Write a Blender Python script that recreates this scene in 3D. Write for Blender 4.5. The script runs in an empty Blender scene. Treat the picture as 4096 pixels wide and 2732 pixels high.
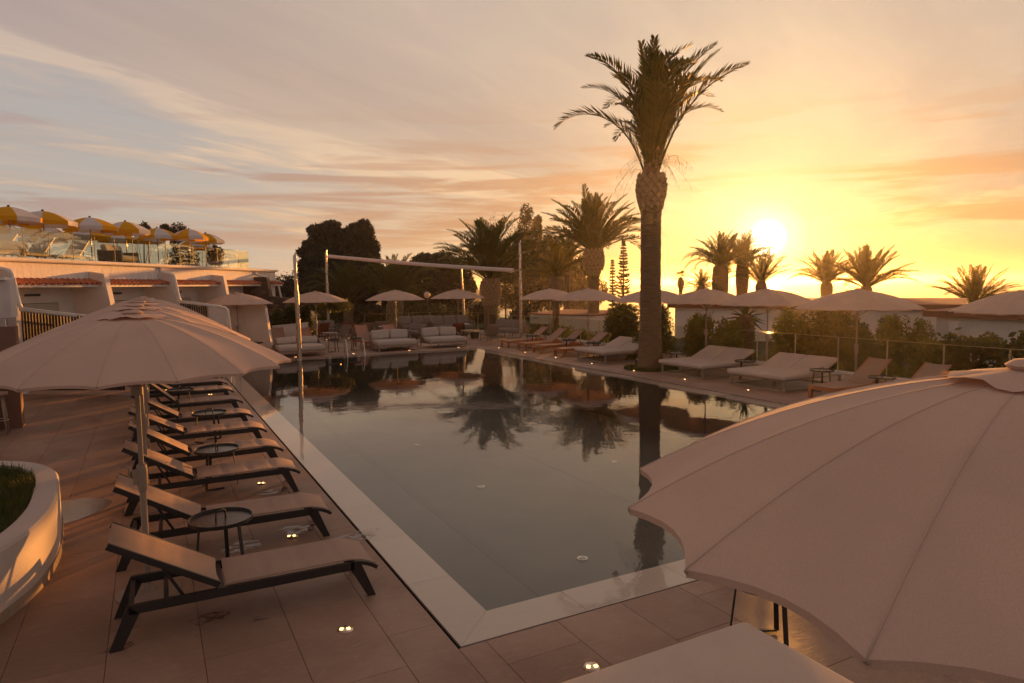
import bpy, math, random
import numpy as np
from mathutils import Vector, Matrix
R = math.radians
SC = bpy.context.scene
COL = SC.collection
# ------------------------------------------------------------------ camera
FPX, HEAD, PITCH, ROLL = 2715.9, 0.4882, -0.0837, -0.0117
CAM = Vector((-1.9005, -4.4866, 2.7))
ch, sh = math.cos(HEAD), math.sin(HEAD)
FW = Vector((sh*math.cos(PITCH), ch*math.cos(PITCH), math.sin(PITCH)))
_r = Vector((ch, -sh, 0)); _u = _r.cross(FW)
RT = math.cos(ROLL)*_r + math.sin(ROLL)*_u
UP = -math.sin(ROLL)*_r + math.cos(ROLL)*_u
cam = bpy.data.objects.new('camera', bpy.data.cameras.new('camera'))
COL.objects.link(cam)
cam.matrix_world = Matrix(((RT.x, UP.x, -FW.x, CAM.x), (RT.y, UP.y, -FW.y, CAM.y), (RT.z, UP.z, -FW.z, CAM.z), (0, 0, 0, 1)))
cam.data.sensor_width = 36.0
cam.data.lens = FPX/4096*36
cam.data.clip_start = 0.05
cam.data.clip_end = 60000
SC.camera = cam
def ray(px, py):
    return RT*((px-2048)/FPX) - UP*((py-1366)/FPX) + FW
def at(px, py, d):                      # a place in the world d metres into the scene
    return CAM + ray(px, py)*d
def gnd(px, py, z=0.0):                 # a place on a level surface
    d = ray(px, py); return CAM + d*((z-CAM.z)/d.z)
# ------------------------------------------------------------------ world
SUN_EL, SUN_AZ = R(3.4), R(48.5)        # azimuth clockwise from +Y
SUND = Vector((math.sin(SUN_AZ)*math.cos(SUN_EL), math.cos(SUN_AZ)*math.cos(SUN_EL), math.sin(SUN_EL)))
class NT:
    def __init__(s, tree): s.t = tree; s.n = tree.nodes; s.l = tree.links
    def new(s, typ, **kw):
        n = s.n.new(typ)
        for k, v in kw.items(): setattr(n, k, v)
        return n
    def put(s, sock, v):
        if isinstance(v, bpy.types.NodeSocket): s.l.new(v, sock)
        elif v is not None:
            if sock.type == 'RGBA' and len(v) == 3: v = (*v, 1)
            sock.default_value = v
    def m(s, op, a, b=None, c=None, clamp=False):
        n = s.new('ShaderNodeMath', operation=op, use_clamp=clamp)
        s.put(n.inputs[0], a); s.put(n.inputs[1], b); s.put(n.inputs[2], c); return n.outputs[0]
    def v(s, op, a, b=None):
        n = s.new('ShaderNodeVectorMath', operation=op); s.put(n.inputs[0], a); s.put(n.inputs[1], b)
        return n.outputs['Value'] if op in ('DOT_PRODUCT', 'LENGTH') else n.outputs[0]
    def mix(s, f, a, b, blend='MIX'):
        n = s.new('ShaderNodeMix', data_type='RGBA', blend_type=blend)
        s.put(n.inputs[0], f); s.put(n.inputs[6], a); s.put(n.inputs[7], b); return n.outputs[2]
    def ramp(s, f, stops, interp='LINEAR'):
        n = s.new('ShaderNodeValToRGB'); cr = n.color_ramp; cr.interpolation = interp
        while len(cr.elements) < len(stops): cr.elements.new(0.5)
        for e, (p, c) in zip(cr.elements, stops):
            e.position = p; e.color = (*c, 1) if len(c) == 3 else c
        s.put(n.inputs[0], f); return n.outputs[0]
    def rng(s, f, a, b, c=0.0, d=1.0, smooth=True):
        n = s.new('ShaderNodeMapRange', interpolation_type='SMOOTHSTEP' if smooth else 'LINEAR')
        for i, x in enumerate((f, a, b, c, d)): s.put(n.inputs[i], x)
        return n.outputs[0]
    def noise(s, vec, scale=1.0, detail=4.0, rough=0.55, dist=0.0, col=False):
        n = s.new('ShaderNodeTexNoise'); s.put(n.inputs['Vector'], vec)
        n.inputs['Scale'].default_value = scale; n.inputs['Detail'].default_value = detail
        n.inputs['Roughness'].default_value = rough; n.inputs['Distortion'].default_value = dist
        return n.outputs['Color'] if col else n.outputs[0]
    def comb(s, x, y, z):
        n = s.new('ShaderNodeCombineXYZ')
        for i, q in enumerate((x, y, z)): s.put(n.inputs[i], q)
        return n.outputs[0]
    def sep(s, v):
        n = s.new('ShaderNodeSeparateXYZ'); s.put(n.inputs[0], v); return n.outputs
W = bpy.data.worlds.new('World'); SC.world = W; W.use_nodes = True
W.node_tree.nodes.clear()
t = NT(W.node_tree)
D = t.v('NORMALIZE', t.new('ShaderNodeTexCoord').outputs['Generated'])
dx, dy, dz = t.sep(D)
el = t.m('MAXIMUM', dz, 0.0)
cosang = t.v('DOT_PRODUCT', D, tuple(SUND))
ang = t.m('MULTIPLY', t.m('ARCCOSINE', t.m('MINIMUM', cosang, 1.0)), 180/math.pi/120)   # 0..1 over 120 degrees
def deg(x): return x/120.0
high = t.ramp(ang, [(deg(0), (1.2, 1.0, .58)), (deg(7), (.98, .77, .47)), (deg(13), (.83, .635, .44)), (deg(20), (.68, .53, .405)),
                    (deg(30), (.595, .475, .385)), (deg(42), (.525, .415, .35)), (deg(55), (.47, .38, .345)), (deg(68), (.42, .35, .335)), (deg(85), (.32, .235, .195)), (deg(115), (.22, .145, .115))])
low = t.ramp(ang, [(deg(0), (1.05, .68, .18)), (deg(6), (.86, .50, .11)), (deg(13), (.74, .40, .09)), (deg(22), (.72, .40, .125)),
                   (deg(32), (.78, .47, .20)), (deg(45), (.78, .52, .29)), (deg(60), (.65, .46, .30)), (deg(85), (.42, .29, .22)), (deg(118), (.25, .17, .14))])
hz = t.m('POWER', 2.718, t.m('MULTIPLY', el, -8.5))
veil = t.mix(hz, high, low)
# clear gaps between the cloud sheets: Nishita sky plus thin haze
sky = t.new('ShaderNodeTexSky', sky_type='NISHITA', sun_disc=False, sun_elevation=SUN_EL, sun_rotation=SUN_AZ)
sky.air_density = 1.2; sky.dust_density = 2.0; sky.ozone_density = 1.5
nish = t.mix(1.0, sky.outputs[0], (.10, .10, .10), 'MULTIPLY')
gap = t.mix(.22, t.mix(hz, (.50, .48, .49), (.72, .58, .43)), nish)
gap = t.mix(t.rng(ang, deg(14), deg(48), 0.0, 1.0), t.mix(1.0, veil, (1.22, 1.24, 1.20), 'MULTIPLY'), gap)
# planar cloud coordinates, streaks running towards the sunset
inv = t.m('DIVIDE', 1.0, t.m('ADD', el, 0.07))
px_, py_ = t.m('MULTIPLY', dx, inv), t.m('MULTIPLY', dy, inv)
sa, ca = math.sin(R(62)), math.cos(R(62))
al = t.m('ADD', t.m('MULTIPLY', px_, sa), t.m('MULTIPLY', py_, ca))
ac = t.m('SUBTRACT', t.m('MULTIPLY', px_, ca), t.m('MULTIPLY', py_, sa))
nA = t.noise(t.comb(t.m('MULTIPLY', al, .22), t.m('MULTIPLY', ac, .62), 3.1), 1.0, 6, .55, .6)
nB = t.noise(t.comb(t.m('MULTIPLY', al, .9), t.m('MULTIPLY', ac, 3.2), 7.7), 1.0, 7, .6, .8)
nC = t.noise(t.comb(t.m('MULTIPLY', dx, 2.2), t.m('MULTIPLY', dy, 2.2), t.m('MULTIPLY', dz, 26.0)), 1.0, 6, .58, .5)
nD = t.noise(t.comb(t.m('MULTIPLY', dx, 5.0), t.m('MULTIPLY', dy, 5.0), t.m('MULTIPLY', dz, 60.0)), 1.0, 6, .6, .6)
# upper sheet: overcast above a slanting edge, torn below it
edge = t.m('ADD', 0.02, t.m('MULTIPLY', ang, 0.42))
cov = t.m('ADD', t.m('MULTIPLY', t.m('SUBTRACT', el, edge), 4.6), t.m('MULTIPLY', t.m('SUBTRACT', nA, .5), 1.7))
cov = t.rng(t.m('ADD', cov, t.m('MULTIPLY', t.m('SUBTRACT', nB, .5), .8)), -.42, .30, 0, 1)
skyc = t.mix(cov, gap, veil)
# bright fringe where the sheet is thin, mauve body where it is thick
fr = t.m('MULTIPLY', t.rng(cov, .25, .75, 0, 1), t.rng(cov, 1.0, .8, 0, 1))
skyc = t.mix(t.m('MULTIPLY', fr, .75), skyc, t.mix(1.0, veil, (1.32, 1.28, 1.16), 'MULTIPLY'))
thick = t.m('MULTIPLY', t.rng(nA, .40, .68, 0, 1), cov)
skyc = t.mix(t.m('MULTIPLY', thick, .62), skyc, t.mix(1.0, skyc, (.76, .74, .80), 'MULTIPLY'))
skyc = t.mix(t.m('MULTIPLY', t.rng(nB, .42, .72, 0, 1), .34), skyc, t.mix(1.0, skyc, (1.25, 1.2, 1.1), 'MULTIPLY'))
# low bars of stratus
band = t.m('MULTIPLY', t.rng(el, .035, .075, 0, 1), t.rng(el, .27, .13, 0, 1))
bars = t.m('MULTIPLY', t.rng(t.m('ADD', t.m('MULTIPLY', nC, .75), t.m('MULTIPLY', nD, .25)), .475, .565, 0, 1), band)
bars = t.m('MULTIPLY', bars, t.rng(ang, deg(3), deg(9), .15, 1))
skyc = t.mix(t.m('MULTIPLY', bars, .85), skyc, t.mix(1.0, veil, t.ramp(ang, [(deg(5), (.98, .72, .50)), (deg(25), (.86, .66, .56)), (deg(50), (.78, .72, .80))]), 'MULTIPLY'))
lite = t.m('MULTIPLY', t.rng(nD, .56, .70, 0, 1), t.rng(el, .30, .05, 0, 1))
skyc = t.mix(t.m('MULTIPLY', lite, .30), skyc, t.mix(1.0, skyc, (1.35, 1.28, 1.15), 'MULTIPLY'))
# the sun's own glow through the veil
g1 = t.ramp(t.m('MULTIPLY', ang, 120/16.0), [(0, (5.0, 4.2, 2.6)), (.05, (3.6, 3.0, 1.6)), (.095, (.95, .74, .32)), (.19, (.24, .16, .06)), (.40, (.05, .03, .01)), (1, (0, 0, 0))])
skyc = t.mix(1.0, skyc, g1, 'ADD')
skyc = t.mix(t.rng(dz, -.02, -.12, 0, 1), skyc, (.16, .12, .10))
bg = t.new('ShaderNodeBackground'); t.put(bg.inputs[0], skyc); bg.inputs[1].default_value = .62
t.l.new(bg.outputs[0], t.new('ShaderNodeOutputWorld').inputs[0])
# ------------------------------------------------------------------ sun
sun = bpy.data.lights.new('sun', 'SUN'); sun.energy = 5.0; sun.angle = R(0.6); sun.color = (1.0, .39, .075)
so = bpy.data.objects.new('sun', sun); COL.objects.link(so)
so.rotation_euler = (-SUND).to_track_quat('-Z', 'Y').to_euler()
SC.view_settings.view_transform = 'Standard'; SC.view_settings.look = 'None'
SC.view_settings.exposure = 0.69; SC.view_settings.gamma = 1.0
SC.view_settings.use_curve_mapping = False
# ------------------------------------------------------------------ mesh helpers
class MB:
    def __init__(s): s.v = []; s.f = []
    def add(s, vs, fs):
        n = len(s.v); s.v += [tuple(p) for p in vs]; s.f += [tuple(i+n for i in f) for f in fs]; return s
    def box(s, c, sz, rz=0.0, M=None):
        x, y, z = sz[0]/2, sz[1]/2, sz[2]/2
        P = [Vector((a*x, b*y, e*z)) for e in (-1, 1) for a, b in ((-1, -1), (1, -1), (1, 1), (-1, 1))]
        m = M if M is not None else Matrix.Rotation(rz, 3, 'Z')
        return s.add([m @ p + Vector(c) for p in P], [(3, 2, 1, 0), (4, 5, 6, 7), (0, 1, 5, 4), (1, 2, 6, 5), (2, 3, 7, 6), (3, 0, 4, 7)])
    def bar(s, a, b, w, h, up=(0, 0, 1)):
        a, b = Vector(a), Vector(b); d = (b-a); L = d.length; d = d/L; u = Vector(up)
        if abs(d.dot(u)) > .99: u = Vector((1, 0, 0))
        sd = d.cross(u).normalized(); u = sd.cross(d)
        M = Matrix((d, sd, u)).transposed()
        return s.box((a+b)/2, (L, w, h), M=M)
    def tube(s, pts, r, n=8, cap=True):
        pts = [Vector(p) for p in pts]; rr = r if isinstance(r, (list, tuple)) else [r]*len(pts)
        vs = []; prev = None
        for i, p in enumerate(pts):
            d = (pts[min(i+1, len(pts)-1)]-pts[max(i-1, 0)]).normalized()
            u = prev if prev is not None else (Vector((0, 0, 1)) if abs(d.z) < .9 else Vector((1, 0, 0)))
            a = (u - d*u.dot(d)).normalized(); b = d.cross(a); prev = a
            vs += [p + (a*math.cos(2*math.pi*k/n) + b*math.sin(2*math.pi*k/n))*rr[i] for k in range(n)]
        fs = [(i*n+k, i*n+(k+1) % n, (i+1)*n+(k+1) % n, (i+1)*n+k) for i in range(len(pts)-1) for k in range(n)]
        if cap: fs += [tuple(range(n-1, -1, -1)), tuple((len(pts)-1)*n+k for k in range(n))]
        return s.add(vs, fs)
    def lathe(s, prof, n=24, c=(0, 0, 0), cap=True):
        vs = [(c[0]+r*math.cos(2*math.pi*k/n), c[1]+r*math.sin(2*math.pi*k/n), c[2]+z) for r, z in prof for k in range(n)]
        fs = [(i*n+k, i*n+(k+1) % n, (i+1)*n+(k+1) % n, (i+1)*n+k) for i in range(len(prof)-1) for k in range(n)]
        if cap: fs += [tuple(range(n-1, -1, -1)), tuple((len(prof)-1)*n+k for k in range(n))]
        return s.add(vs, fs)
    def cushion(s, c, sz, r=.05, bulge=.0, n=7, M=None):
        hx, hy, hz_ = sz[0]/2, sz[1]/2, sz[2]/2; r = min(r, hx, hy, hz_)
        ks = []; vs = []; fs = []
        def lin(h): 
            e = [-h + r*(1-math.cos(q)) for q in (0, .5, 1.0)] ; e = [-h, -h+r*.3, -h+r]
            return e + [(-h+r)+(2*h-2*r)*k/(n-1) for k in range(1, n-1)] + [-q for q in e[::-1]]
        M = M if M is not None else Matrix.Identity(3)
        for ax in range(3):
            for sg in (-1, 1):
                A, B = [(1, 2), (2, 0), (0, 1)][ax]
                la, lb = lin((hx, hy, hz_)[A]), lin((hx, hy, hz_)[B])
                base = len(vs)
                for a in la:
                    for b in lb:
                        p = [0, 0, 0]; p[ax] = sg*(hx, hy, hz_)[ax]; p[A] = a; p[B] = b
                        q = [max(-(h-r), min(h-r, w)) for w, h in zip(p, (hx, hy, hz_))]
                        d = Vector(p)-Vector(q); 
                        if d.length > 1e-9: d = d.normalized()*r
                        o = Vector(q)+d
                        if bulge:
                            o.z += math.copysign(bulge, o.z)*(1-(o.x/hx)**2)*(1-(o.y/hy)**2) if abs(o.z) > .5*hz_ else 0
                        vs.append(M @ o + Vector(c))
                nb = len(lb)
                for i in range(len(la)-1):
                    for j in range(nb-1):
                        q = (base+i*nb+j, base+(i+1)*nb+j, base+(i+1)*nb+j+1, base+i*nb+j+1)
                        fs.append(q if sg > 0 else q[::-1])
        return s.add(vs, fs)
    def prism(s, poly, z0, z1):
        n = len(poly)
        return s.add([(x, y, z0) for x, y in poly]+[(x, y, z1) for x, y in poly],
                     [tuple(range(n-1, -1, -1)), tuple(range(n, 2*n))]+[(k, (k+1) % n, n+(k+1) % n, n+k) for k in range(n)])
    def slab(s, poly3, off):                        # a 3D outline pushed along a vector
        n = len(poly3); o = Vector(off)
        return s.add([Vector(p) for p in poly3]+[Vector(p)+o for p in poly3],
                     [tuple(range(n-1, -1, -1)), tuple(range(n, 2*n))]+[(k, (k+1) % n, n+(k+1) % n, n+k) for k in range(n)])
    def xf(s, M): s.v = [tuple(M @ Vector(p)) for p in s.v]; return s
    def build(s, name, mat, parent=None, smooth=False, angle=None):
        me = bpy.data.meshes.new(name); me.from_pydata(s.v, [], s.f); me.materials.append(mat)
        if smooth:
            me.polygons.foreach_set('use_smooth', [True]*len(me.polygons))
            if angle: me.set_sharp_from_angle(angle=R(angle))
        me.update()
        return link(name, me, parent)
def link(name, me, parent=None):
    o = bpy.data.objects.new(name, me); COL.objects.link(o)
    if parent is not None: o.parent = parent
    return o
def npmesh(name, V, F, mat, smooth=False):           # big arrays, faces all of one size
    me = bpy.data.meshes.new(name); V = np.asarray(V, np.float32); F = np.asarray(F, np.int32); k = F.shape[1]
    me.vertices.add(len(V)); me.vertices.foreach_set('co', V.ravel())
    me.loops.add(F.size); me.loops.foreach_set('vertex_index', F.ravel())
    me.polygons.add(len(F)); me.polygons.foreach_set('loop_start', np.arange(0, F.size, k, dtype=np.int32))
    if smooth: me.polygons.foreach_set('use_smooth', np.ones(len(F), bool))
    me.update(calc_edges=True); me.materials.append(mat); return me
def tag(o, label=None, cat=None, group=None, kind=None):
    for k, v in (('label', label), ('category', cat), ('group', group), ('kind', kind)):
        if v: o[k] = v
    return o
def thing(name, loc, rz=0.0, label=None, cat=None, group=None):
    o = bpy.data.objects.new(name, None); COL.objects.link(o); o.empty_display_size = .2
    o.location = loc; o.rotation_euler = (0, 0, rz); return tag(o, label, cat, group)
def copy_tree(o, parent=None):
    c = o.copy(); COL.objects.link(c)
    if parent is not None: c.parent = parent
    for chd in list(o.children): copy_tree(chd, c)
    return c
class Proto:                                        # first use places the original, later uses copy it
    def __init__(s, root): s.r = root; s.used = False
    def put(s, loc, rz=0.0, label=None, group=None, sc=None):
        o = s.r if not s.used else copy_tree(s.r); s.used = True
        o.location = loc; o.rotation_euler = (0, 0, rz)
        if sc: o.scale = (sc, sc, sc) if not isinstance(sc, tuple) else sc
        if label: o['label'] = label
        if group: o['group'] = group
        return o
# ------------------------------------------------------------------ materials
def mat(name):
    m = bpy.data.materials.new(name); m.use_nodes = True; m.node_tree.nodes.clear()
    t = NT(m.node_tree); out = t.new('ShaderNodeOutputMaterial'); return m, t, out
def pbr(name, col, rough=.6, metal=0.0, var=.12, scale=6.0, bump=0.0, bscale=40.0, spec=.5, stretch=(1, 1, 1), objvar=0.0, trans=0.0, sheen=0.0, detail=5):
    m, t, out = mat(name)
    P = t.new('ShaderNodeBsdfPrincipled'); P.inputs['Roughness'].default_value = rough
    P.inputs['Metallic'].default_value = metal; P.inputs['Specular IOR Level'].default_value = spec
    co = t.v('MULTIPLY', t.new('ShaderNodeTexCoord').outputs['Object'], stretch)
    n = t.noise(co, scale, detail, .6)
    f = t.rng(n, .25, .75, 1-var, 1+var, smooth=False)
    if objvar:
        oi = t.new('ShaderNodeObjectInfo').outputs['Random']
        f = t.m('MULTIPLY', f, t.rng(oi, 0, 1, 1-objvar, 1+objvar, smooth=False))
    c = t.mix(1.0, (*col, 1), t.comb(f, f, f), 'MULTIPLY'); t.put(P.inputs['Base Color'], c)
    if bump:
        b = t.new('ShaderNodeBump'); b.inputs['Strength'].default_value = bump; b.inputs['Distance'].default_value = .02
        t.put(b.inputs['Height'], t.noise(co, bscale, 5, .6)); t.l.new(b.outputs[0], P.inputs['Normal'])
    t.put(P.inputs['Roughness'], t.rng(n, .2, .8, rough*.88, min(1, rough*1.12), smooth=False))
    sh_ = P.outputs[0]
    if trans:
        tr = t.new('ShaderNodeBsdfTranslucent'); t.put(tr.inputs[0], c)
        mx = t.new('ShaderNodeMixShader'); mx.inputs[0].default_value = trans
        t.l.new(sh_, mx.inputs[1]); t.l.new(tr.outputs[0], mx.inputs[2]); sh_ = mx.outputs[0]
    t.l.new(sh_, out.inputs[0]); return m
def leafmat(name, c1, c2, trans=.45, scale=1.3, rough=.55):
    m, t, out = mat(name)
    co = t.new('ShaderNodeTexCoord').outputs['Object']
    n = t.noise(co, scale, 3, .6); n2 = t.noise(co, 9.0, 2, .6)
    c = t.mix(t.rng(t.m('ADD', t.m('MULTIPLY', n, .6), t.m('MULTIPLY', n2, .4)), .35, .65), c1, c2)
    P = t.new('ShaderNodeBsdfPrincipled'); t.put(P.inputs['Base Color'], c); P.inputs['Roughness'].default_value = rough
    P.inputs['Specular IOR Level'].default_value = .35
    tr = t.new('ShaderNodeBsdfTranslucent'); t.put(tr.inputs[0], t.mix(1.0, c, (1.5, 1.3, .7), 'MULTIPLY'))
    mx = t.new('ShaderNodeMixShader'); mx.inputs[0].default_value = trans
    t.l.new(P.outputs[0], mx.inputs[1]); t.l.new(tr.outputs[0], mx.inputs[2]); t.l.new(mx.outputs[0], out.inputs[0]); return m
def clearmat(name, tint, ior=1.45, rough=.0, bump=None, base=.0, mask=None):   # see-through sheet with Fresnel reflection
    m, t, out = mat(name)
    fr = t.new('ShaderNodeFresnel'); fr.inputs[0].default_value = ior
    gl = t.new('ShaderNodeBsdfGlossy'); gl.inputs['Roughness'].default_value = rough
    tp = t.new('ShaderNodeBsdfTransparent'); tp.inputs[0].default_value = (*tint, 1)
    if bump: bump(t, fr, gl)
    front = t.m('SUBTRACT', 1.0, t.new('ShaderNodeNewGeometry').outputs['Backfacing'])
    f_ = t.m('MULTIPLY', t.m('ADD', fr.outputs[0], base, clamp=True), front)
    if mask: f_ = t.m('MULTIPLY', f_, mask(t)); t.put(tp.inputs[0], t.mix(mask(t), (1, 1, 1), tint))
    mx = t.new('ShaderNodeMixShader'); t.put(mx.inputs[0], f_)
    t.l.new(tp.outputs[0], mx.inputs[1]); t.l.new(gl.outputs[0], mx.inputs[2]); t.l.new(mx.outputs[0], out.inputs[0]); return m
def emit(name, col, s):
    m, t, out = mat(name); e = t.new('ShaderNodeEmission'); e.inputs[0].default_value = (*col, 1); e.inputs[1].default_value = s
    t.l.new(e.outputs[0], out.inputs[0]); return m
def fabricmat(name, col, trans, wscale=180.0, bump=.12):
    m, t, out = mat(name)
    co = t.new('ShaderNodeTexCoord').outputs['Object']
    n = t.noise(co, 2.2, 4, .6); w = t.noise(t.v('MULTIPLY', co, (1, 1, 1)), wscale, 2, .6)
    f = t.m('MULTIPLY', t.rng(n, .3, .7, .93, 1.06, smooth=False), t.rng(w, .3, .7, .93, 1.07, smooth=False))
    c = t.mix(1.0, col, t.comb(f, f, f), 'MULTIPLY')
    P = t.new('ShaderNodeBsdfPrincipled'); t.put(P.inputs['Base Color'], c); P.inputs['Roughness'].default_value = .85
    P.inputs['Specular IOR Level'].default_value = .2
    b = t.new('ShaderNodeBump'); b.inputs['Strength'].default_value = bump; b.inputs['Distance'].default_value = .02
    t.put(b.inputs['Height'], t.m('ADD', t.m('ADD', t.noise(co, 2.6, 3, .5, .6), t.m('MULTIPLY', t.noise(t.v('MULTIPLY', co, (1, 1, .3)), 11, 3, .55, .5), .22)), t.m('MULTIPLY', w, .05))); t.l.new(b.outputs[0], P.inputs['Normal'])
    s = P.outputs[0]
    if trans:
        tr = t.new('ShaderNodeBsdfTranslucent'); t.put(tr.inputs[0], t.mix(1.0, c, (1.05, .85, .65), 'MULTIPLY'))
        mx = t.new('ShaderNodeMixShader'); mx.inputs[0].default_value = trans
        t.l.new(s, mx.inputs[1]); t.l.new(tr.outputs[0], mx.inputs[2]); s = mx.outputs[0]
    t.l.new(s, out.inputs[0]); return m
def stonemat(name, base, dark, grain=True, wet=.35):
    m, t, out = mat(name)
    co = t.new('ShaderNodeTexCoord').outputs['Object']; gp = t.new('ShaderNodeNewGeometry').outputs['Position']
    n1 = t.noise(gp, .55, 5, .6, .4); n2 = t.noise(t.v('MULTIPLY', gp, (9, 30, 1)), 1.0, 5, .65, .8); n3 = t.noise(gp, 60, 4, .7)
    oi = t.new('ShaderNodeObjectInfo').outputs['Random']
    c = t.mix(t.rng(n1, .3, .7), base, dark)
    c = t.mix(t.m('MULTIPLY', t.rng(n2, .5, .75), .28), c, tuple(x*1.5 for x in base))
    c = t.mix(t.m('MULTIPLY', t.rng(n3, .5, .8), .35), c, tuple(x*.6 for x in dark))
    f = t.rng(oi, 0, 1, .90, 1.10, smooth=False); c = t.mix(1.0, c, t.comb(f, f, f), 'MULTIPLY')
    P = t.new('ShaderNodeBsdfPrincipled'); t.put(P.inputs['Base Color'], c)
    t.put(P.inputs['Roughness'], t.rng(n1, .35, .65, wet+.12, wet+.32)); P.inputs['Specular IOR Level'].default_value = .35
    b = t.new('ShaderNodeBump'); b.inputs['Strength'].default_value = .35; b.inputs['Distance'].default_value = .012
    t.put(b.inputs['Height'], t.m('ADD', t.m('MULTIPLY', n2, .7), t.m('MULTIPLY', n3, .4))); t.l.new(b.outputs[0], P.inputs['Normal'])
    t.l.new(P.outputs[0], out.inputs[0]); return m
M = {}
M['deck'] = stonemat('deck_stone', (.37, .235, .172), (.255, .155, .110))
M['grout'] = pbr('grout', (.09, .065, .055), .9)
M['coping'] = pbr('coping_tile', (.56, .455, .405), .35, var=.06, scale=3, bump=.04, stretch=(1, 6, 1), objvar=.04)
M['pooltile'] = pbr('pool_tile', (.042, .038, .034), .5, var=.10, scale=1.5)
M['black'] = pbr('channel_black', (.012, .009, .008), .8)
M['frame'] = pbr('dark_metal', (.028, .021, .019), .45, spec=.4, var=.1)
M['sling'] = fabricmat('sling_fabric', (.42, .295, .235), .08, 260)
M['umb'] = fabricmat('umbrella_fabric', (.64, .455, .365), .20, 240, .30)
M['umbpole'] = pbr('pole_taupe', (.30, .225, .175), .4, spec=.5)
M['cushion'] = fabricmat('cushion_fabric', (.46, .385, .34), 0, 130)
M['cushgrey'] = fabricmat('cushion_grey', (.25, .215, .20), 0, 130)
M['mattress'] = fabricmat('mattress_fabric', (.54, .43, .36), 0, 130)
M['wood'] = pbr('oiled_teak', (.40, .135, .042), .45, var=.3, scale=4, stretch=(1, 14, 14), bump=.1)
M['redwood'] = pbr('red_wood', (.20, .045, .022), .5, var=.3, scale=4, stretch=(6, 6, 1))
M['palewood'] = pbr('pale_wood', (.33, .23, .165), .55, var=.2, scale=5, stretch=(8, 8, 1))
M['rope'] = pbr('woven_rope', (.22, .15, .115), .8, var=.3, scale=60, bump=.5, bscale=90)
M['greymetal'] = pbr('taupe_metal', (.26, .205, .165), .4, var=.06)
M['steel'] = pbr('polished_steel', (.58, .55, .53), .14, metal=1.0, var=.05)
M['post'] = pbr('brushed_post', (.50, .40, .33), .28, metal=.85, var=.08)
M['white'] = pbr('white_paint', (.74, .70, .68), .75, var=.06, scale=1.6, bump=.12, bscale=25)
M['plaster'] = pbr('rough_white_plaster', (.76, .70, .66), .85, var=.13, scale=5, bump=.8, bscale=9, stretch=(1, 1, .6))
M['block'] = pbr('white_blockwork', (.70, .63, .58), .8, var=.08, scale=2.5, bump=.15, bscale=30)
M['gutter'] = pbr('white_gutter', (.80, .74, .68), .35, var=.05)
M['terra'] = pbr('terracotta', (.42, .13, .06), .75, var=.28, scale=9, bump=.2, objvar=.2)
M['redroof'] = pbr('dark_red_roof', (.17, .05, .035), .8, var=.25, scale=4, bump=.2)
M['redtop'] = pbr('faded_red_roof', (.36, .15, .10), .85, var=.25, scale=3)
M['slat'] = pbr('dark_slat', (.055, .028, .018), .55, var=.25, scale=6, objvar=.3)
M['shutter'] = pbr('shutter', (.50, .45, .38), .6, var=.05)
M['room'] = pbr('dark_opening', (.02, .017, .015), .5)
M['bark'] = pbr('palm_bark', (.16, .095, .05), .95, var=.45, scale=3.5, bump=.9, bscale=9, stretch=(1, 1, 7), detail=6)
M['barkb'] = pbr('palm_leaf_bases', (.36, .23, .13), .9, var=.4, scale=8, bump=.5, bscale=20)
M['trunk'] = pbr('tree_bark', (.07, .05, .035), .95, var=.3, scale=8, bump=.5)
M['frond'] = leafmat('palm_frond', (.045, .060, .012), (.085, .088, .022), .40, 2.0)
M['frondlit'] = leafmat('palm_frond_sunlit', (.06, .075, .018), (.12, .11, .03), .45, 2.0)  # paler copy of the frond material with sunlight put into its colour
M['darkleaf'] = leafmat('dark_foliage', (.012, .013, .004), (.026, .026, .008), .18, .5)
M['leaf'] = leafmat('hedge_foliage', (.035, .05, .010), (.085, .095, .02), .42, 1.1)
M['goldleaf'] = leafmat('pale_sunlit_foliage', (.07, .095, .016), (.16, .15, .025), .5, 1.2)  # pale leaf green; golden backlight on sunlit bushes is put into this colour
M['grass'] = leafmat('grass_blades', (.035, .06, .010), (.10, .11, .02), .4, 2.5)
M['soil'] = pbr('soil', (.05, .035, .022), .95, var=.4, scale=8, bump=.6)
M['earth'] = pbr('garden_ground', (.075, .062, .028), .95, var=.5, scale=.8, bump=.5, bscale=4)
M['gravel'] = pbr('white_pebble', (.72, .66, .64), .8, var=.2, scale=20)
M['yellow'] = fabricmat('yellow_canvas', (.80, .40, .012), .35, 200)
M['whitecan'] = fabricmat('white_canvas', (.74, .70, .70), .30, 200)
M['lamp'] = pbr('opal_globe', (.75, .62, .52), .35, trans=.3)
M['warm'] = emit('warm_led', (1.0, .50, .16), 3.5)
M['brass'] = pbr('steel_bezel', (.62, .52, .45), .25, metal=1.0)
M['glass'] = clearmat('fence_glass', (.88, .90, .84), 1.45, .0)
M['glassb'] = clearmat('terrace_glass', (.86, .88, .80), 1.45, .0, base=.22)
M['terrace'] = pbr('terrace_floor', (.42, .36, .32), .8)
M['sand'] = fabricmat('white_sling', (.66, .60, .54), .2, 200)
def wb(t, fr, gl):
    gp = t.new('ShaderNodeNewGeometry').outputs['Position']
    b = t.new('ShaderNodeBump'); b.inputs['Strength'].default_value = .075; b.inputs['Distance'].default_value = .05
    h = t.m('ADD', t.m('MULTIPLY', t.noise(gp, .9, 3, .5), 1.0), t.m('MULTIPLY', t.noise(t.v('MULTIPLY', gp, (1.0, 1.0, 1)), 5.5, 3, .55), .22))
    t.put(b.inputs['Height'], h); t.l.new(b.outputs[0], fr.inputs[1]); t.l.new(b.outputs[0], gl.inputs['Normal'])
M['water'] = clearmat('pool_water', (.90, .89, .86), 1.52, .0, wb)
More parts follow.
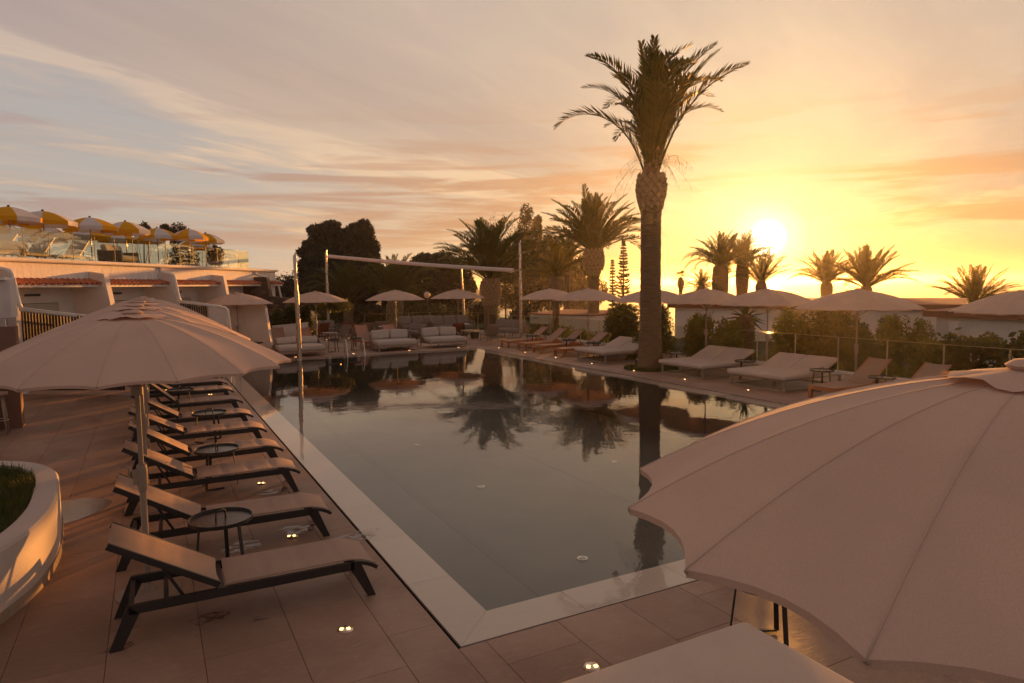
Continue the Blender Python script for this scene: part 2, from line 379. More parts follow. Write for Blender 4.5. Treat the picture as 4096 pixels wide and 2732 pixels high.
def pb(t, fr, gl):
    gp = t.new('ShaderNodeNewGeometry').outputs['Position']
    b = t.new('ShaderNodeBump'); b.inputs['Strength'].default_value = .25; b.inputs['Distance'].default_value = .01
    t.put(b.inputs['Height'], t.noise(gp, 14, 3, .6)); t.l.new(b.outputs[0], gl.inputs['Normal'])
def pmask(t):
    gp = t.new('ShaderNodeNewGeometry').outputs['Position']
    return t.rng(t.noise(t.v('MULTIPLY', gp, (7, 16, 1)), 1.0, 5, .65, .6), .46, .54, 0, 1)
M['puddle'] = clearmat('wet_film', (.85, .83, .81), 1.33, .08, pb, base=.06, mask=pmask)
M['wet'] = clearmat('wet_patch', (.85, .83, .81), 1.4, .10, pb, base=.06)
def seamat():
    m, t, out = mat('sea_water'); gp = t.new('ShaderNodeNewGeometry').outputs['Position']
    P = t.new('ShaderNodeBsdfPrincipled'); P.inputs['Base Color'].default_value = (.05, .05, .05, 1); P.inputs['Roughness'].default_value = .12
    b = t.new('ShaderNodeBump'); b.inputs['Strength'].default_value = .035; b.inputs['Distance'].default_value = 1.0
    t.put(b.inputs['Height'], t.noise(t.v('MULTIPLY', gp, (.06, .06, 1)), 1.0, 6, .65, .5)); t.l.new(b.outputs[0], P.inputs['Normal'])
    t.l.new(P.outputs[0], out.inputs[0]); return m
M['sea'] = seamat()
M['skirt'] = pbr('skirting', (.36, .27, .21), .6, var=.15, scale=6, objvar=.12)
hm = bpy.data.materials.new('haze'); hm.use_nodes = True; hm.node_tree.nodes.clear(); t = NT(hm.node_tree)
pv = t.new('ShaderNodeVolumePrincipled'); pv.inputs['Density'].default_value = .0004; pv.inputs['Anisotropy'].default_value = .78
pv.inputs['Color'].default_value = (1.0, .95, .88, 1)
t.l.new(pv.outputs[0], t.new('ShaderNodeOutputMaterial').inputs['Volume']); M['haze'] = hm
rnd = random.Random(7)
# ================================================================== setting
PW, PL = 10.406, 21.859
LED = .45
# ground: garden level round the pool, falling away to the sea on the sunset side
def zf(x, y):
    q = (x-17)*.78 + (y-14)*.62
    z = -.55 - max(0, q-16)*.13
    if y > 34: z += .45*min(1, (y-34)/2)*max(0, min(1, (24-x)/8))
    if -8 < x < 13 and -4 < y < 25: z = -2.6
    if x*.843 - y*.537 < -17: z = -.55
    return max(z, -4.2)
gx = sorted(set([-60, -40, -25, -15, -9, -8, -7.9, -4] + list(range(0, 60, 2)) + [13.1, 15.5, 16.5] + list(range(60, 400, 15))))
gy = sorted(set([-40, -20, -10, -4.1, -3.9] + list(range(0, 80, 2)) + [24.9, 25.1, 33.5, 34.5] + list(range(80, 420, 15))))
V = [(x, y, zf(x, y)) for y in gy for x in gx]; nx = len(gx)
F = [(j*nx+i, j*nx+i+1, (j+1)*nx+i+1, (j+1)*nx+i) for j in range(len(gy)-1) for i in range(nx-1)]
tag(link('ground', npmesh('ground', V, F, M['earth'], True)), kind='structure')
me = npmesh('sea', [(-2600, -2600, -3.2), (2600, -2600, -3.2), (2600, 2600, -3.2), (-2600, 2600, -3.2)], [(0, 1, 2, 3)], M['sea'])
tag(link('sea', me), kind='structure')
# ---- haze added for its warm glare: one closed box round everything below the sky
hb = MB().box((0, 0, 4.6), (5400, 5400, 19.8)).build('haze', M['haze']); tag(hb, kind='stuff')
# ---- paved deck, tile by tile
rects = [(-9.4, -7.0, 0, 34.9), (0, -7.0, PW, 0), (PW, -7.0, 15.72, 34.9), (0, PL, PW, 34.9)]
mb = MB()
for x0, y0, x1, y1 in rects: mb.box(((x0+x1)/2, (y0+y1)/2, -.156), (x1-x0, y1-y0, .288))
deck = tag(mb.build('deck', M['grout']), kind='structure')
tiles = []
TWX, TWY, J = .635, 1.262, .0035
for k in range(-16, 27):
    xa = -.41+TWX*k; xb = xa+TWX; off = ((k*0.37) % 1)*TWY + .43
    for x0, y0, x1, y1 in rects:
        a, b = max(xa, x0), min(xb, x1)
        if b-a < .03: continue
        j0 = int((y0-off)//TWY)
        y = off+j0*TWY
        while y < y1:
            c, e = max(y, y0), min(y+TWY, y1)
            if e-c > .03:
                p = Vector(((a+b)/2, (c+e)/2, 0)); q = p-CAM; dep = q.dot(FW)
                px = 2048+FPX*q.dot(RT)/max(dep, .01)
                tiles.append((q.length if (dep > .3 and -250 < px < 4350) else 1e3+q.length, a, c, b, e))
            y += TWY
tiles.sort()
def tile_add(mb, a, c, b, e, lift=0):
    a, b, c, e = a+J/2, b-J/2, c+J/2, e-J/2; r = .002
    mb.add([(a, c, -.0115), (b, c, -.0115), (b, e, -.0115), (a, e, -.0115), (a, c, -r), (b, c, -r), (b, e, -r), (a, e, -r),
            (a+r, c+r, lift), (b-r, c+r, lift), (b-r, e-r, lift), (a+r, e-r, lift)],
           [(0, 1, 5, 4), (1, 2, 6, 5), (2, 3, 7, 6), (3, 0, 4, 7), (4, 5, 9, 8), (5, 6, 10, 9), (6, 7, 11, 10), (7, 4, 8, 11), (8, 9, 10, 11)])
for i, (_, a, c, b, e) in enumerate(tiles[:285]):
    m_ = MB(); cx, cy = (a+b)/2, (c+e)/2; tile_add(m_, a-cx, c-cy, b-cx, e-cy, rnd.uniform(-.0006, .0006))
    o = m_.build('paving_tile', M['deck'], deck); o.location = (cx, cy, 0)
m_ = MB()
for _, a, c, b, e in tiles[285:]: tile_add(m_, a, c, b, e)
tag(m_.build('paving', M['deck'], deck), kind='stuff')
# ---- pool: shell, wet ledge of coping tiles, water
mb = MB(); i0, i1, j0, j1 = LED, PW-LED, LED, PL-LED
mb.add([(i0, j0, -1.25), (i1, j0, -1.25), (i1, j1, -1.25), (i0, j1, -1.25), (i0, j0, -.035), (i1, j0, -.035), (i1, j1, -.035), (i0, j1, -.035)],
       [(0, 1, 2, 3), (0, 4, 5, 1), (1, 5, 6, 2), (2, 6, 7, 3), (3, 7, 4, 0)])
pool = tag(mb.build('pool', M['pooltile']), kind='structure')
g_ = .038; o0, o1, q0, q1 = g_, PW-g_, g_, PL-g_
mb = MB()
for x0, y0, x1, y1 in ((0, 0, PW, g_), (0, PL-g_, PW, PL), (0, g_, g_, PL-g_), (PW-g_, g_, PW, PL-g_)): mb.box(((x0+x1)/2, (y0+y1)/2, -.26), (x1-x0, y1-y0, .06))
for x0, y0, x1, y1 in ((o0, q0, o1, j0), (o0, j1, o1, q1), (o0, j0, i0, j1), (i1, j0, o1, j1)): mb.box(((x0+x1)/2, (y0+y1)/2, -.1615), (x1-x0-.004, y1-y0-.004, .255))
mb.build('overflow_channel', M['black'], pool)
def cope(poly):
    cx = sum(p[0] for p in poly)/len(poly); cy = sum(p[1] for p in poly)/len(poly)
    m_ = MB(); m_.prism([(x-cx, y-cy) for x, y in poly], -.034, -.012); o = m_.build('coping_tile', M['coping'], pool); o.location = (cx, cy, 0)
def run(a, b, n): return [a+(b-a)*k/n for k in range(n+1)]
h = .002
for ys, inner, outer in ((0, j0, q0), (1, j1, q1)):
    for k, (a, b) in enumerate(zip(run(o0, o1, 9)[:-1], run(o0, o1, 9)[1:])):
        pa, pb_ = (a+h, outer), (b-h, outer); ia = (max(a+h, i0) if k else i0+h, inner); ib = (min(b-h, i1) if k < 8 else i1-h, inner)
        pl = [pa, pb_, ib, ia]; cope(pl if ys == 0 else pl[::-1])
for xs, inner, outer in ((0, i0, o0), (1, i1, o1)):
    L = run(q0, q1, 18)
    for k, (a, b) in enumerate(zip(L[:-1], L[1:])):
        ia = (inner, max(a+h, j0) if k else j0+h); ib = (inner, min(b-h, j1) if k < 17 else j1-h)
        pl = [(outer, a+h), ia, ib, (outer, b-h)]; cope(pl if xs == 0 else pl[::-1])
# a thin joint and a wider paler band along the floor, showing through the water
mb = MB()
for x, w in ((2.35, .16), (5.6, .02)): mb.box((x, PL/2, -1.2475), (w, j1-j0, .004))
mb.build('floor_line', pbr('floor_line', (.062, .056, .048), .6), pool)
me = npmesh('water', [(o0, q0, -.0055), (o1, q0, -.0055), (o1, q1, -.0055), (o0, q1, -.0055)], [(0, 1, 2, 3)], M['water'])
tag(link('water', me), kind='structure')
# pool floor fittings
pf = thing('pool_inlet', (3.41, 3.43, -1.243), 0, 'round pale inlet on the pool floor nearest the front edge', 'pool fitting', 'inlets on the pool floor')
MB().lathe([(.085, 0), (.085, .012), (.06, .016), (.058, .01)], 20).build('ring', M['steel'], pf, True)
MB().lathe([(.03, 0), (.03, .014)], 14).build('nozzle', M['coping'], pf)
pfp = Proto(pf); pfp.used = True
for p, l in (((3.64, 7.31), 'round pale inlet on the pool floor, second along the left row'), ((7.0, 7.51), 'round pale inlet on the pool floor under the umbrella reflections'), ((3.77, 11.29), 'round pale inlet on the pool floor, farthest of the left row')):
    pfp.put((*p, -1.243), 0, l)
# kerb and lawn
MBk = MB().box((15.78, 12.2, -.10), (.12, 38, .36)).box((12.3, 34.96, -.10), (6.9, .12, .36))
tag(MBk.build('kerb', M['white']), kind='structure')
V = [(x, y, -.055+.03*math.sin(x*1.3+y)) for y in np.linspace(35.05, 62, 24) for x in np.linspace(2.2, 24, 22)]
F = [(j*22+i, j*22+i+1, (j+1)*22+i+1, (j+1)*22+i) for j in range(23) for i in range(21)]
tag(link('lawn', npmesh('lawn', V, F, pbr('lawn_turf', (.035, .05, .012), .95, var=.4, scale=3, bump=.8, bscale=30), True)), kind='structure')
# ================================================================== bungalow block on the left
F0 = Vector((-5.3, 17.6, 0)); UA = R(57.5)
BU = Vector((math.cos(UA), math.sin(UA), 0)); BN = Vector((BU.y, -BU.x, 0))
def BL(s, t, z): return (s, -t, z)                 # s along the front, t out towards the pool
def BWd(s, t, z=0): return F0+BU*s+BN*t+Vector((0, 0, z))
bung = thing('bungalow_block', F0, UA, 'long low white bungalow wing with tiled awnings and a roof terrace on top', 'building')
PS = [-4.05, -.40, 3.25, 6.90, 10.60, 14.50]
def bbox(mb, s0, s1, t0, t1, z0, z1): return mb.box(((s0+s1)/2, -(t0+t1)/2, (z0+z1)/2), (s1-s0, abs(t1-t0), z1-z0))
bbox(MB(), -8, 16.9, -.25, 0, 2.97, 3.47).build('upper_wall', M['plaster'], bung)
mb = bbox(MB(), -8, 16.95, -14, -.02, 3.47, 3.555); bbox(mb, 16.95, 27, -24, -8.2, 3.2, 3.555); bbox(mb, -8, 16.9, -24, -14, 3.2, 3.555)
mb.build('terrace_floor', M['terrace'], bung)
prof = [(.0, .09), (.015, .03), (.05, -.005), (.10, -.005), (.135, .03), (.15, .095), (.135, .105), (.12, .095)]
vs = [BL(s, a+.005, 3.475+b) for s in (-8, 5.2, 5.203, 17.0) for a, b in prof]; n = len(prof)
MB().add(vs, [(i*n+k, i*n+k+1, (i+1)*n+k+1, (i+1)*n+k) for i in range(3) for k in range(n-1)]+[tuple(range(n)), tuple(range(3*n, 4*n))]).build('gutter', M['gutter'], bung)
mb = MB(); 
for k in range(5): bbox(mb, PS[k]+.24, PS[k+1], -.62, -.55, 0, 2.97)
bbox(mb, 14.74, 16.9, -.62, -.55, 0, 2.97); bbox(mb, 16.65, 16.9, -3.4, -.62, 0, 3.47)
for k in range(5): bbox(mb, PS[k]+.24, PS[k+1], -.55, -.25, 2.93, 2.97)
mb.build('recess_wall', M['block'], bung)
for k, s in enumerate(PS[:5]):
    pr = [(-.55, 0), (-.55, 2.96), (0.001, 2.96), (0.001, 3.255), (.50, 3.175), (.655, 2.30), (.66, 0)]
    if k == 4: pr = [(-.55, 0), (-.55, 2.96), (.001, 2.96), (.001, 3.255), (.52, 3.19), (.64, 2.42), (2.25, 1.93), (2.46, .3), (2.48, 0)]
    MB().slab([BL(s, a, z) for a, z in pr], (.22, 0, 0)).build('pier', M['block'], bung)
# barrel tiles over every bay
def tile_mesh():
    mb = MB(); w, N_ = .222, 8
    for lift in (0, .014):
        mb.v += [((k/N_-.5)*w, -(-.03+(.46)*q), 3.0-.125*q + .042*math.cos(2*math.pi*k/N_) + lift) for q in (0, 1) for k in range(N_+1)]
    n = N_+1
    for k in range(N_):
        mb.f += [(k, n+k, n+k+1, k+1), (2*n+k, 2*n+k+1, 3*n+k+1, 3*n+k), (n+k, 3*n+k, 3*n+k+1, n+k+1)]
    me = bpy.data.meshes.new('roof_tile'); me.from_pydata(mb.v, [], mb.f); me.materials.append(M['terra']); me.update(); return me
tme = tile_mesh()
for k in range(6):
    a, b = PS[k]+.23, (PS[k+1] if k < 5 else 16.95)
    aw = bbox(MB(), a, b, .08, .34, 2.775, 2.865).build('awning', M['white'], bung)
    nt = int((b-a)/.222)
    for q in range(nt): o = link('roof_tile', tme, aw); o.location = (a+.111+q*(b-a-.222)/(nt-1), 0, rnd.uniform(-.004, .004))
    s = PS[k]
    if k < 5:
        fr = bbox(MB(), s+1.62, s+2.98, -.55, -.535, 1.1, 2.32).build('window', M['room'], bung)
        for q in range(7): bbox(MB(), s+1.65, s+2.95, -.535, -.515, 1.98+.047*q, 2.022+.047*q).build('shutter_slat', M['shutter'], fr)
        bbox(MB(), s+3.02, s+3.5, -.55, -.53, 0, 2.31).build('door', M['block'], bung)
        bbox(MB(), s+2.0-.26, s+2.0+.26, -.55, -.48, 2.525, 2.59).build('wall_lamp', M['frame'], bung)
# downpipes
def pipe(pts): MB().tube([BL(*p) for p in pts], .05, 10).build('downpipe', M['gutter'], bung, True)
def cpipe(s, t1=.60): pipe([(s, .03, 3.46), (s, .03, 3.36), (s, .08, 3.30), (s, .40, 3.235), (s, .50, 3.20), (s, .545, 3.12), (s, .68, 2.34), (s, .72, 2.27), (s, t1*.5+.4, 2.2), (s, 2.25, 2.03)])
cpipe(PS[1]+.10); cpipe(PS[3]+.10); cpipe(PS[5]+.12)
pipe([(PS[3]+.1, 2.2, 2.02), (PS[3]+.1, 2.42, 1.98), (PS[3]+.1, 2.5, 1.9), (PS[3]+.1, 2.62, .4)])
# rough stone pier and garden wall at the far end
mb = MB(); mb.slab([BL(PS[5], a, z) for a, z in ((-.55, 0), (-.55, 2.9), (0, 3.2), (.62, 3.19), (.76, 2.28), (1.95, 2.12), (2.6, 2.03), (2.6, 0))], (.30, 0, 0))
stonew = pbr('rubble_core', (.09, .06, .045), .95, var=.4, scale=6, bump=.8)
sp = mb.build('stone_pier', stonew, bung)
mst = pbr('rubble_stone', (.20, .135, .095), .9, var=.35, scale=5, bump=.5, objvar=.3)
for i in range(95):
    t_ = rnd.uniform(.0, 2.5); zt = 3.1 if t_ < .6 else (2.2-(t_-.7)*.15)
    z_ = rnd.uniform(.1, zt-.12); w_, h_ = rnd.uniform(.12, .28), rnd.uniform(.09, .19)
    mb = MB(); n = rnd.randint(5, 7)
    vs = []
    for dep, sc in ((.0, 1), (.03, .95), (.045, .7)):
        vs += [(-dep, w_*sc*math.cos(2*math.pi*q/n+.4)*(.8+.3*((q*7+i) % 3)/2), h_*sc*math.sin(2*math.pi*q/n+.4)*(.8+.3*((q*5+i) % 3)/2)) for q in range(n)]
    fs = [(r_*n+q, r_*n+(q+1) % n, (r_+1)*n+(q+1) % n, (r_+1)*n+q) for r_ in range(2) for q in range(n)]+[tuple(range(2*n, 3*n))]
    o = mb.add(vs, fs).build('stone', mst, sp); o.location = BL(PS[5]+.002, t_, z_)
# annex beyond the corner
an_ = bbox(MB(), 16.95, 18.9, -3.0, -.9, 0, 2.80).build('annex', M['block'], bung)
aw = bbox(MB(), 16.95, 19.0, -.9, -.66, 2.76, 2.83).build('annex_awning', M['white'], bung)
for q in range(9): o = link('roof_tile', tme, aw); o.location = (17.07+q*.222, 1.02, -.08)
MB().tube([BL(*p) for p in ((17.0, -.8, 3.1), (18.6, -.75, 3.1), (18.8, -.7, 3.0), (18.95, -.62, 2.2), (19.1, -.6, 2.05))], .05, 8).build('downpipe', M['gutter'], bung, True)
# slatted garden screens between the terraces
for k, te, lab in ((1, 3.4, 'dark vertical slat screen under the white pipe at the left edge'), (2, 2.6, 'dark slat screen behind the umbrella row between two bungalow terraces'), (3, 1.75, 'dark slat screen left of the umbrella that stands by the white wall')):
    sc_ = thing('slat_screen', BWd(PS[k]+.09, 0), UA, lab, 'screen', 'slat screens between the terraces')
    zt = lambda a: 2.22-(a-.72)*.12
    MB().bar((0, -.72, zt(.72)+.02), (0, -te, zt(te)+.02), .06, .05).build('top_rail', M['white'], sc_)
    MB().bar((0, -.72, .15), (0, -te, .15), .05, .05).build('bottom_rail', M['slat'], sc_)
    q = .75
    while q < te:
        MB().box((0, -q, (zt(q)+.1)/2), (.03, .05, zt(q)-.1)).build('slat', M['slat'], sc_); q += .085
wl = thing('garden_wall', BWd(PS[3]+.09, 0), UA, 'short white wall carrying a bent pipe beside the slat screen', 'wall')
MB().slab([(0, -1.78, 0), (0, -1.78, 2.05), (0, -2.42, 1.96), (0, -2.56, 0)], (.16, 0, 0)).build('wall', M['block'], wl)
# glass balustrade of the roof terrace and the pebbles in front of it
bal = thing('terrace_balustrade', BWd(0, -.3, 0), UA, 'frameless glass balustrade along the edge of the roof terrace', 'balustrade')
for k in range(-3, 15):
    a = 1.137+(k-1)*.965
    p = MB().box((a+.4825, 0, 4.0), (.955, .014, .84)).build('glass_panel', M['glassb'], bal)
    MB().box((a, 0, 4.0), (.012, .018, .84)).build('edge_strip', M['frame'], bal)
a = 1.137+14*.965
p = MB().bar((a+.01, 0, 4.0), (a+.72, .85, 4.0), .014, .84).build('glass_panel', M['glassb'], bal)
MB().box((a+.72, .85, 4.0), (.014, .014, .84)).build('edge_strip', M['frame'], bal)
rs = np.random.RandomState(3); NP = 1500
c = np.stack([rs.uniform(-3, 16.8, NP), rs.uniform(.02, .26, NP), rs.uniform(3.56, 3.585, NP)], 1); r_ = rs.uniform(.015, .045, NP)
oc = np.array([(1, 0, 0), (0, 1, 0), (-1, 0, 0), (0, -1, 0), (0, 0, .7), (0, 0, -.7)], float)
V = (c[:, None, :]+oc[None]*r_[:, None, None]).reshape(-1, 3)
of = np.array([(0, 1, 4), (1, 2, 4), (2, 3, 4), (3, 0, 4), (1, 0, 5), (2, 1, 5), (3, 2, 5), (0, 3, 5)])
Fp = (np.arange(NP)[:, None, None]*6+of[None]).reshape(-1, 3)
o = tag(link('pebbles', npmesh('pebbles', V, Fp, M['gravel'])), 'strip of white pebbles between the terrace glass and the gutter', 'pebbles', kind='stuff')
o.location = F0; o.rotation_euler = (0, 0, UA)
# ================================================================== low houses towards the sea
def house(name, P1, P2, zb, zt, depth, roofh, label, ov=.35):
    a = Vector((P1.x, P1.y, 0)); b = Vector((P2.x, P2.y, 0)); d = (b-a); L = d.length; rz = math.atan2(d.y, d.x)
    h_ = thing(name, (a.x, a.y, 0), rz, label, 'house')
    MB().box((L/2, depth/2, (zb+zt)/2), (L, depth, zt-zb)).build('wall', M['block'], h_)
    MB().box((L/2, depth/2, zt+roofh/2), (L+2*ov, depth+2*ov, roofh)).build('fascia', M['redroof'], h_)
    MB().add([(-ov-.02, -ov-.02, zt+roofh), (L+ov+.02, -ov-.02, zt+roofh), (L+ov+.02, depth+ov, zt+roofh+.10), (-ov-.02, depth+ov, zt+roofh+.10), (-ov-.02, -ov-.02, zt+roofh+.03), (L+ov+.02, -ov-.02, zt+roofh+.03), (L+ov, depth+ov, zt+roofh+.16), (-ov, depth+ov, zt+roofh+.16)],
             [(0, 1, 5, 4), (1, 2, 6, 5), (2, 3, 7, 6), (3, 0, 4, 7), (4, 5, 6, 7)]).build('roof', M['redtop'], h_)
    return h_, L
hA, LA = house('low_house', at(2700, 1200, 39.7), at(3829, 1200, 32), -3, 1.24, 7, .26, 'low white house with dark red flat roof behind the bushes, left of the fig')
hB, LB = house('low_house', at(3749, 1200, 27), at(4420, 1200, 22.3), -3, 1.23, 6, .22, 'nearer low white house with dark red roof behind the fig branches at right')
MB().box((.75, -.10, .85), (.32, .18, .42)).build('meter_box', M['white'], hB); MB().tube([(.75, -.06, .64), (.75, -.06, .35), (.82, -.06, .2)], .02, 6).build('pipe', M['greymetal'], hB)
MB().lathe([(.03, 0), (.03, .10), (.12, .12), (.0, .2)], 10, (5.6, 2.0, 1.58)).build('roof_vent', M['frame'], hA)
hC, LC = house('low_house', at(2119, 1250, 48), at(2364, 1250, 44), -1.5, .60, 4, .05, 'far small white house with pale red roof and black wall letters', .12)
hC.children[1].data.materials[0] = M['redtop']
for o in list(hC.children):
    if o.name.startswith('roof'): o.data.materials[0] = M['redtop']
tc = bpy.data.curves.new('lettering', 'FONT'); tc.body = 'L EDA'; tc.size = .17; tc.extrude = .006; tc.align_x = 'CENTER'
to = bpy.data.objects.new('tmp', tc); COL.objects.link(to); bpy.context.view_layer.update()
tm = bpy.data.meshes.new_from_object(to.evaluated_get(bpy.context.evaluated_depsgraph_get())); bpy.data.objects.remove(to)
tm.materials.clear(); tm.materials.append(M['frame']); o = link('lettering', tm, hC); o.rotation_euler = (R(90), 0, 0); o.location = (.58, -.012, .27)
# ================================================================== glass fences round the pool deck
def fence(pts, step, label):
    fo = thing('glass_fence', (pts[0][0], pts[0][1], 0), 0, label, 'fence')
    o_ = Vector((pts[0][0], pts[0][1], 0))
    for (xa, ya), (xb, yb) in zip(pts[:-1], pts[1:]):
        a, b = Vector((xa, ya, 0))-o_, Vector((xb, yb, 0))-o_; L = (b-a).length; n = max(1, round(L/step)); d = (b-a)/n; e = d.normalized()*.012
        for k in range(n):
            p, q = a+d*k+e, a+d*(k+1)-e; up = Vector((0, 0, 1))
            MB().bar(p+up*.555, q+up*.555, .012, 1.0).build('glass_panel', M['glass'], fo)
            MB().bar(p+up*1.06, q+up*1.06, .014, .010).bar(p+up*.06, p+up*1.052, .014, .012, up=(1, 0, 0)).bar(q+up*.06, q+up*1.052, .014, .012, up=(1, 0, 0)).build('glass_edge', M['edge'], fo)
            for w in (.2, .8):
                c = p+(q-p)*w; MB().box((c.x, c.y, .06), (.05, .05, .10)).build('clamp', M['steel'], fo)
    return fo
M['edge'] = pbr('lit_glass_edge', (.50, .45, .30), .12, spec=.9)  # opaque strips; golden light in the glass edge is put into the colour
fence([(15.8, -5.0), (15.8, 22.0), (15.15, 26.2), (15.1, 33.2), (14.8, 34.9)], 1.5, 'long glass fence between the right hand sunbeds and the bushes')
fence([(14.7, 34.95), (9.2, 35.0)], 1.5, 'glass fence behind the sofas at the far end of the pool')
# ================================================================== furniture
def sheet(fn, nu, nv, th, mb=None):
    mb = mb or MB(); top = [Vector(fn(i/nu, j/nv)) for i in range(nu+1) for j in range(nv+1)]; n = nv+1; K = len(top)
    fs = [(i*n+j, (i+1)*n+j, (i+1)*n+j+1, i*n+j+1) for i in range(nu) for j in range(nv)]
    rim = [i*n for i in range(nu+1)]+[nu*n+j for j in range(1, nv+1)]+[i*n+nv for i in range(nu-1, -1, -1)]+[j for j in range(nv-1, 0, -1)]
    mb.add(top+[p-Vector((0, 0, th)) for p in top], fs+[tuple(K+q for q in f[::-1]) for f in fs]+[(rim[k], K+rim[k], K+rim[(k+1) % len(rim)], rim[(k+1) % len(rim)]) for k in range(len(rim))])
    return mb
# ---- black framed padded sling lounger, head towards -x
def sling(p0, p1, wid, nsec, curve=0.0):
    a, b = Vector(p0), Vector(p1); L = (b-a).length; d = (b-a)/L; nrm = Vector((-d.z, 0, d.x))
    def fn(u, v):
        y = (v-.5)*wid; sag = -.022*(1-(2*v-1)**2)
        q = (u*nsec) % 1.0 if u < 1 else 1.0
        puff = .012*(1-(2*q-1)**6)*(1-(2*v-1)**8)
        p = a+d*(L*u)+nrm*(sag+puff); p.y = y
        if curve and u > .78: w = (u-.78)/.22; p.z -= curve*w*w
        return p
    return sheet(fn, nsec*8, 8, .012)
def make_lounger(sl=None, fm=None, back=(-.99, .80)):
    sl = sl or M['sling']; fm = fm or M['frame']
    r = thing('sun_lounger', (0, 0, 0), 0, 'sun lounger', 'sun lounger')
    for s in (-1, 1):
        y = s*.295
        MB().bar((-.87, y, .295), (.83, y, .295), .032, .07).build('side_rail', fm, r)
        pts = [(.83+.20*q, y, .318-.075*q*q) for q in (0, .25, .5, .75, 1)]
        mb = MB()
        for p, q in zip(pts[:-1], pts[1:]): mb.bar(p, q, .03, .032)
        mb.build('foot_rail', fm, r)
        MB().slab([(-.88, y-.016, .33), (-.80, y-.016, .262), (-.93, y-.016, 0), (-1.015, y-.016, 0)], (0, .032, 0)).build('leg', fm, r)
        MB().slab([(.80, y-.016, .33), (.88, y-.016, .33), (1.01, y-.016, 0), (.94, y-.016, 0), (.80, y-.016, .26)], (0, .032, 0)).build('leg', fm, r)
        MB().bar((-.24, s*.262, .345), (back[0], s*.262, back[1]), .024, .05).build('back_rail', fm, r)
        MB().bar((-.50, s*.225, .30), (-.64, s*.225, .335+(back[1]-.345)*.50), .016, .022).build('prop', fm, r)
    mb = MB()
    for x, z in ((-.86, .29), (-.62, .28), (-.22, .30), (.80, .285)): mb.box((x, 0, z), (.035, .56, .035))
    mb.build('cross_bar', fm, r)
    sling((back[0]+.01, 0, back[1]+.018), (-.235, 0, .372), .50, 3).build('back_sling', sl, r, True, 40)
    sling((-.19, 0, .352), (1.025, 0, .352), .545, 4, .075).build('seat_sling', sl, r, True, 40)
    return r
# ---- teak lounger with a taut cloth, head towards -x
def make_teak(wd=None, cl=None, back=(-1.07, .83)):
    wd = wd or M['wood']; cl = cl or M['sling']
    r = thing('teak_lounger', (0, 0, 0), 0, 'teak lounger', 'sun lounger')
    for s in (-1, 1):
        MB().bar((-.98, s*.325, .262), (1.0, s*.325, .262), .045, .095).build('side_rail', wd, r)
        MB().box((.955, s*.312, .108), (.085, .075, .216)).build('leg', wd, r)
        MB().box((-.72, s*.312, .108), (.085, .075, .216)).build('leg', wd, r)
        MB().bar((-.34, s*.275, .30), (back[0], s*.275, back[1]), .03, .035).build('back_rail', wd, r)
        MB().bar((-.80, s*.24, .55), (-.98, s*.24, .27), .02, .02).build('prop', M['frame'], r)
    mb = MB()
    for x in (.985, -.35, -.965): mb.box((x, 0, .262), (.04, .61, .09))
    mb.build('end_rail', wd, r)
    sheet(lambda u, v: (1.0-1.32*u, (v-.5)*.60, .312-.018*(1-(2*v-1)**2)*min(1, u*8)), 12, 6, .008).build('seat_cloth', cl, r, True, 40)
    sheet(lambda u, v: (-.33+(back[0]+.33)*u, (v-.5)*.60, .325+(back[1]-.315)*u-.02*(1-(2*v-1)**2)), 8, 6, .008).build('back_cloth', cl, r, True, 40)
    return r
# ---- double daybed on an open metal frame, head towards -x
def make_double():
    r = thing('double_daybed', (0, 0, 0), 0, 'double daybed', 'daybed')
    g = M['greymetal']
    for sx in (.95, -1.15):
        for s in (-1, 1): MB().box((sx, s*.84, .155), (.055, .055, .30)).build('leg', g, r)
        MB().box((sx, 0, .028), (.055, 1.62, .05)).build('base_rail', g, r)
        if sx > 0: MB().box((sx, 0, .283), (.055, 1.62, .045)).build('top_rail', g, r)
    for s in (-1, 1):
        MB().box((-.10, s*.84, .028), (2.04, .055, .05)).build('base_rail', g, r)
        MB().box((-.10, s*.84, .283), (2.04, .055, .045)).build('top_rail', g, r)
    MB().box((.30, 0, .10), (.06, .06, .36)).build('leg', g, r)
    MB().cushion((.43, 0, .362), (1.28, 1.84, .115), .05, .012, 9).build('mattress', M['mattress'], r, True)
    for s in (-1, 1):
        a = R(24); L = .86; Mx = Matrix.Rotation(a, 3, 'Y')
        c = Vector((-.20, 0, .36))+Mx @ Vector((-L/2, s*.46, .0))
        MB().cushion(c, (L, .905, .105), .045, .01, 8, Mx).build('back_mattress', M['mattress'], r, True)
        MB().bar((-.72, s*.46, .50), (-.95, s*.46, .30), .03, .03).build('prop', g, r)
    return r
# ---- round tray table
def make_tray():
    r = thing('tray_table', (0, 0, 0), 0, 'tray table', 'side table'); f = M['frame']
    MB().lathe([(.0, .487), (.272, .487), (.287, .492), (.29, .528), (.281, .528), (.278, .503), (0, .5)], 36, cap=False).build('tray', M['tray'], r, True, 35)
    MB().tube([(-.06, 0, .50), (-.055, 0, .575), (-.04, 0, .588), (.04, 0, .588), (.055, 0, .575), (.06, 0, .50)], .007, 6).build('handle', f, r, True)
    for k in range(3):
        a = R(35+120*k); c, s = math.cos(a), math.sin(a); b = a+R(60); c2, s2 = math.cos(b), math.sin(b)
        mb = MB().bar((.20*c, .20*s, .487), (.25*c, .25*s, .012), .036, .011, up=(c, s, 0))
        mb.build('leg', f, r)
        a3 = R(35+120*(k+1)); mb = MB().bar((.25*c, .25*s, .012), (.30*c2*.6, .30*s2*.6, .012), .024, .016).build('foot_rail', f, r) if k < 2 else None
    return r
M['tray'] = pbr('tray_black', (.035, .028, .026), .28, spec=.5, var=.1)
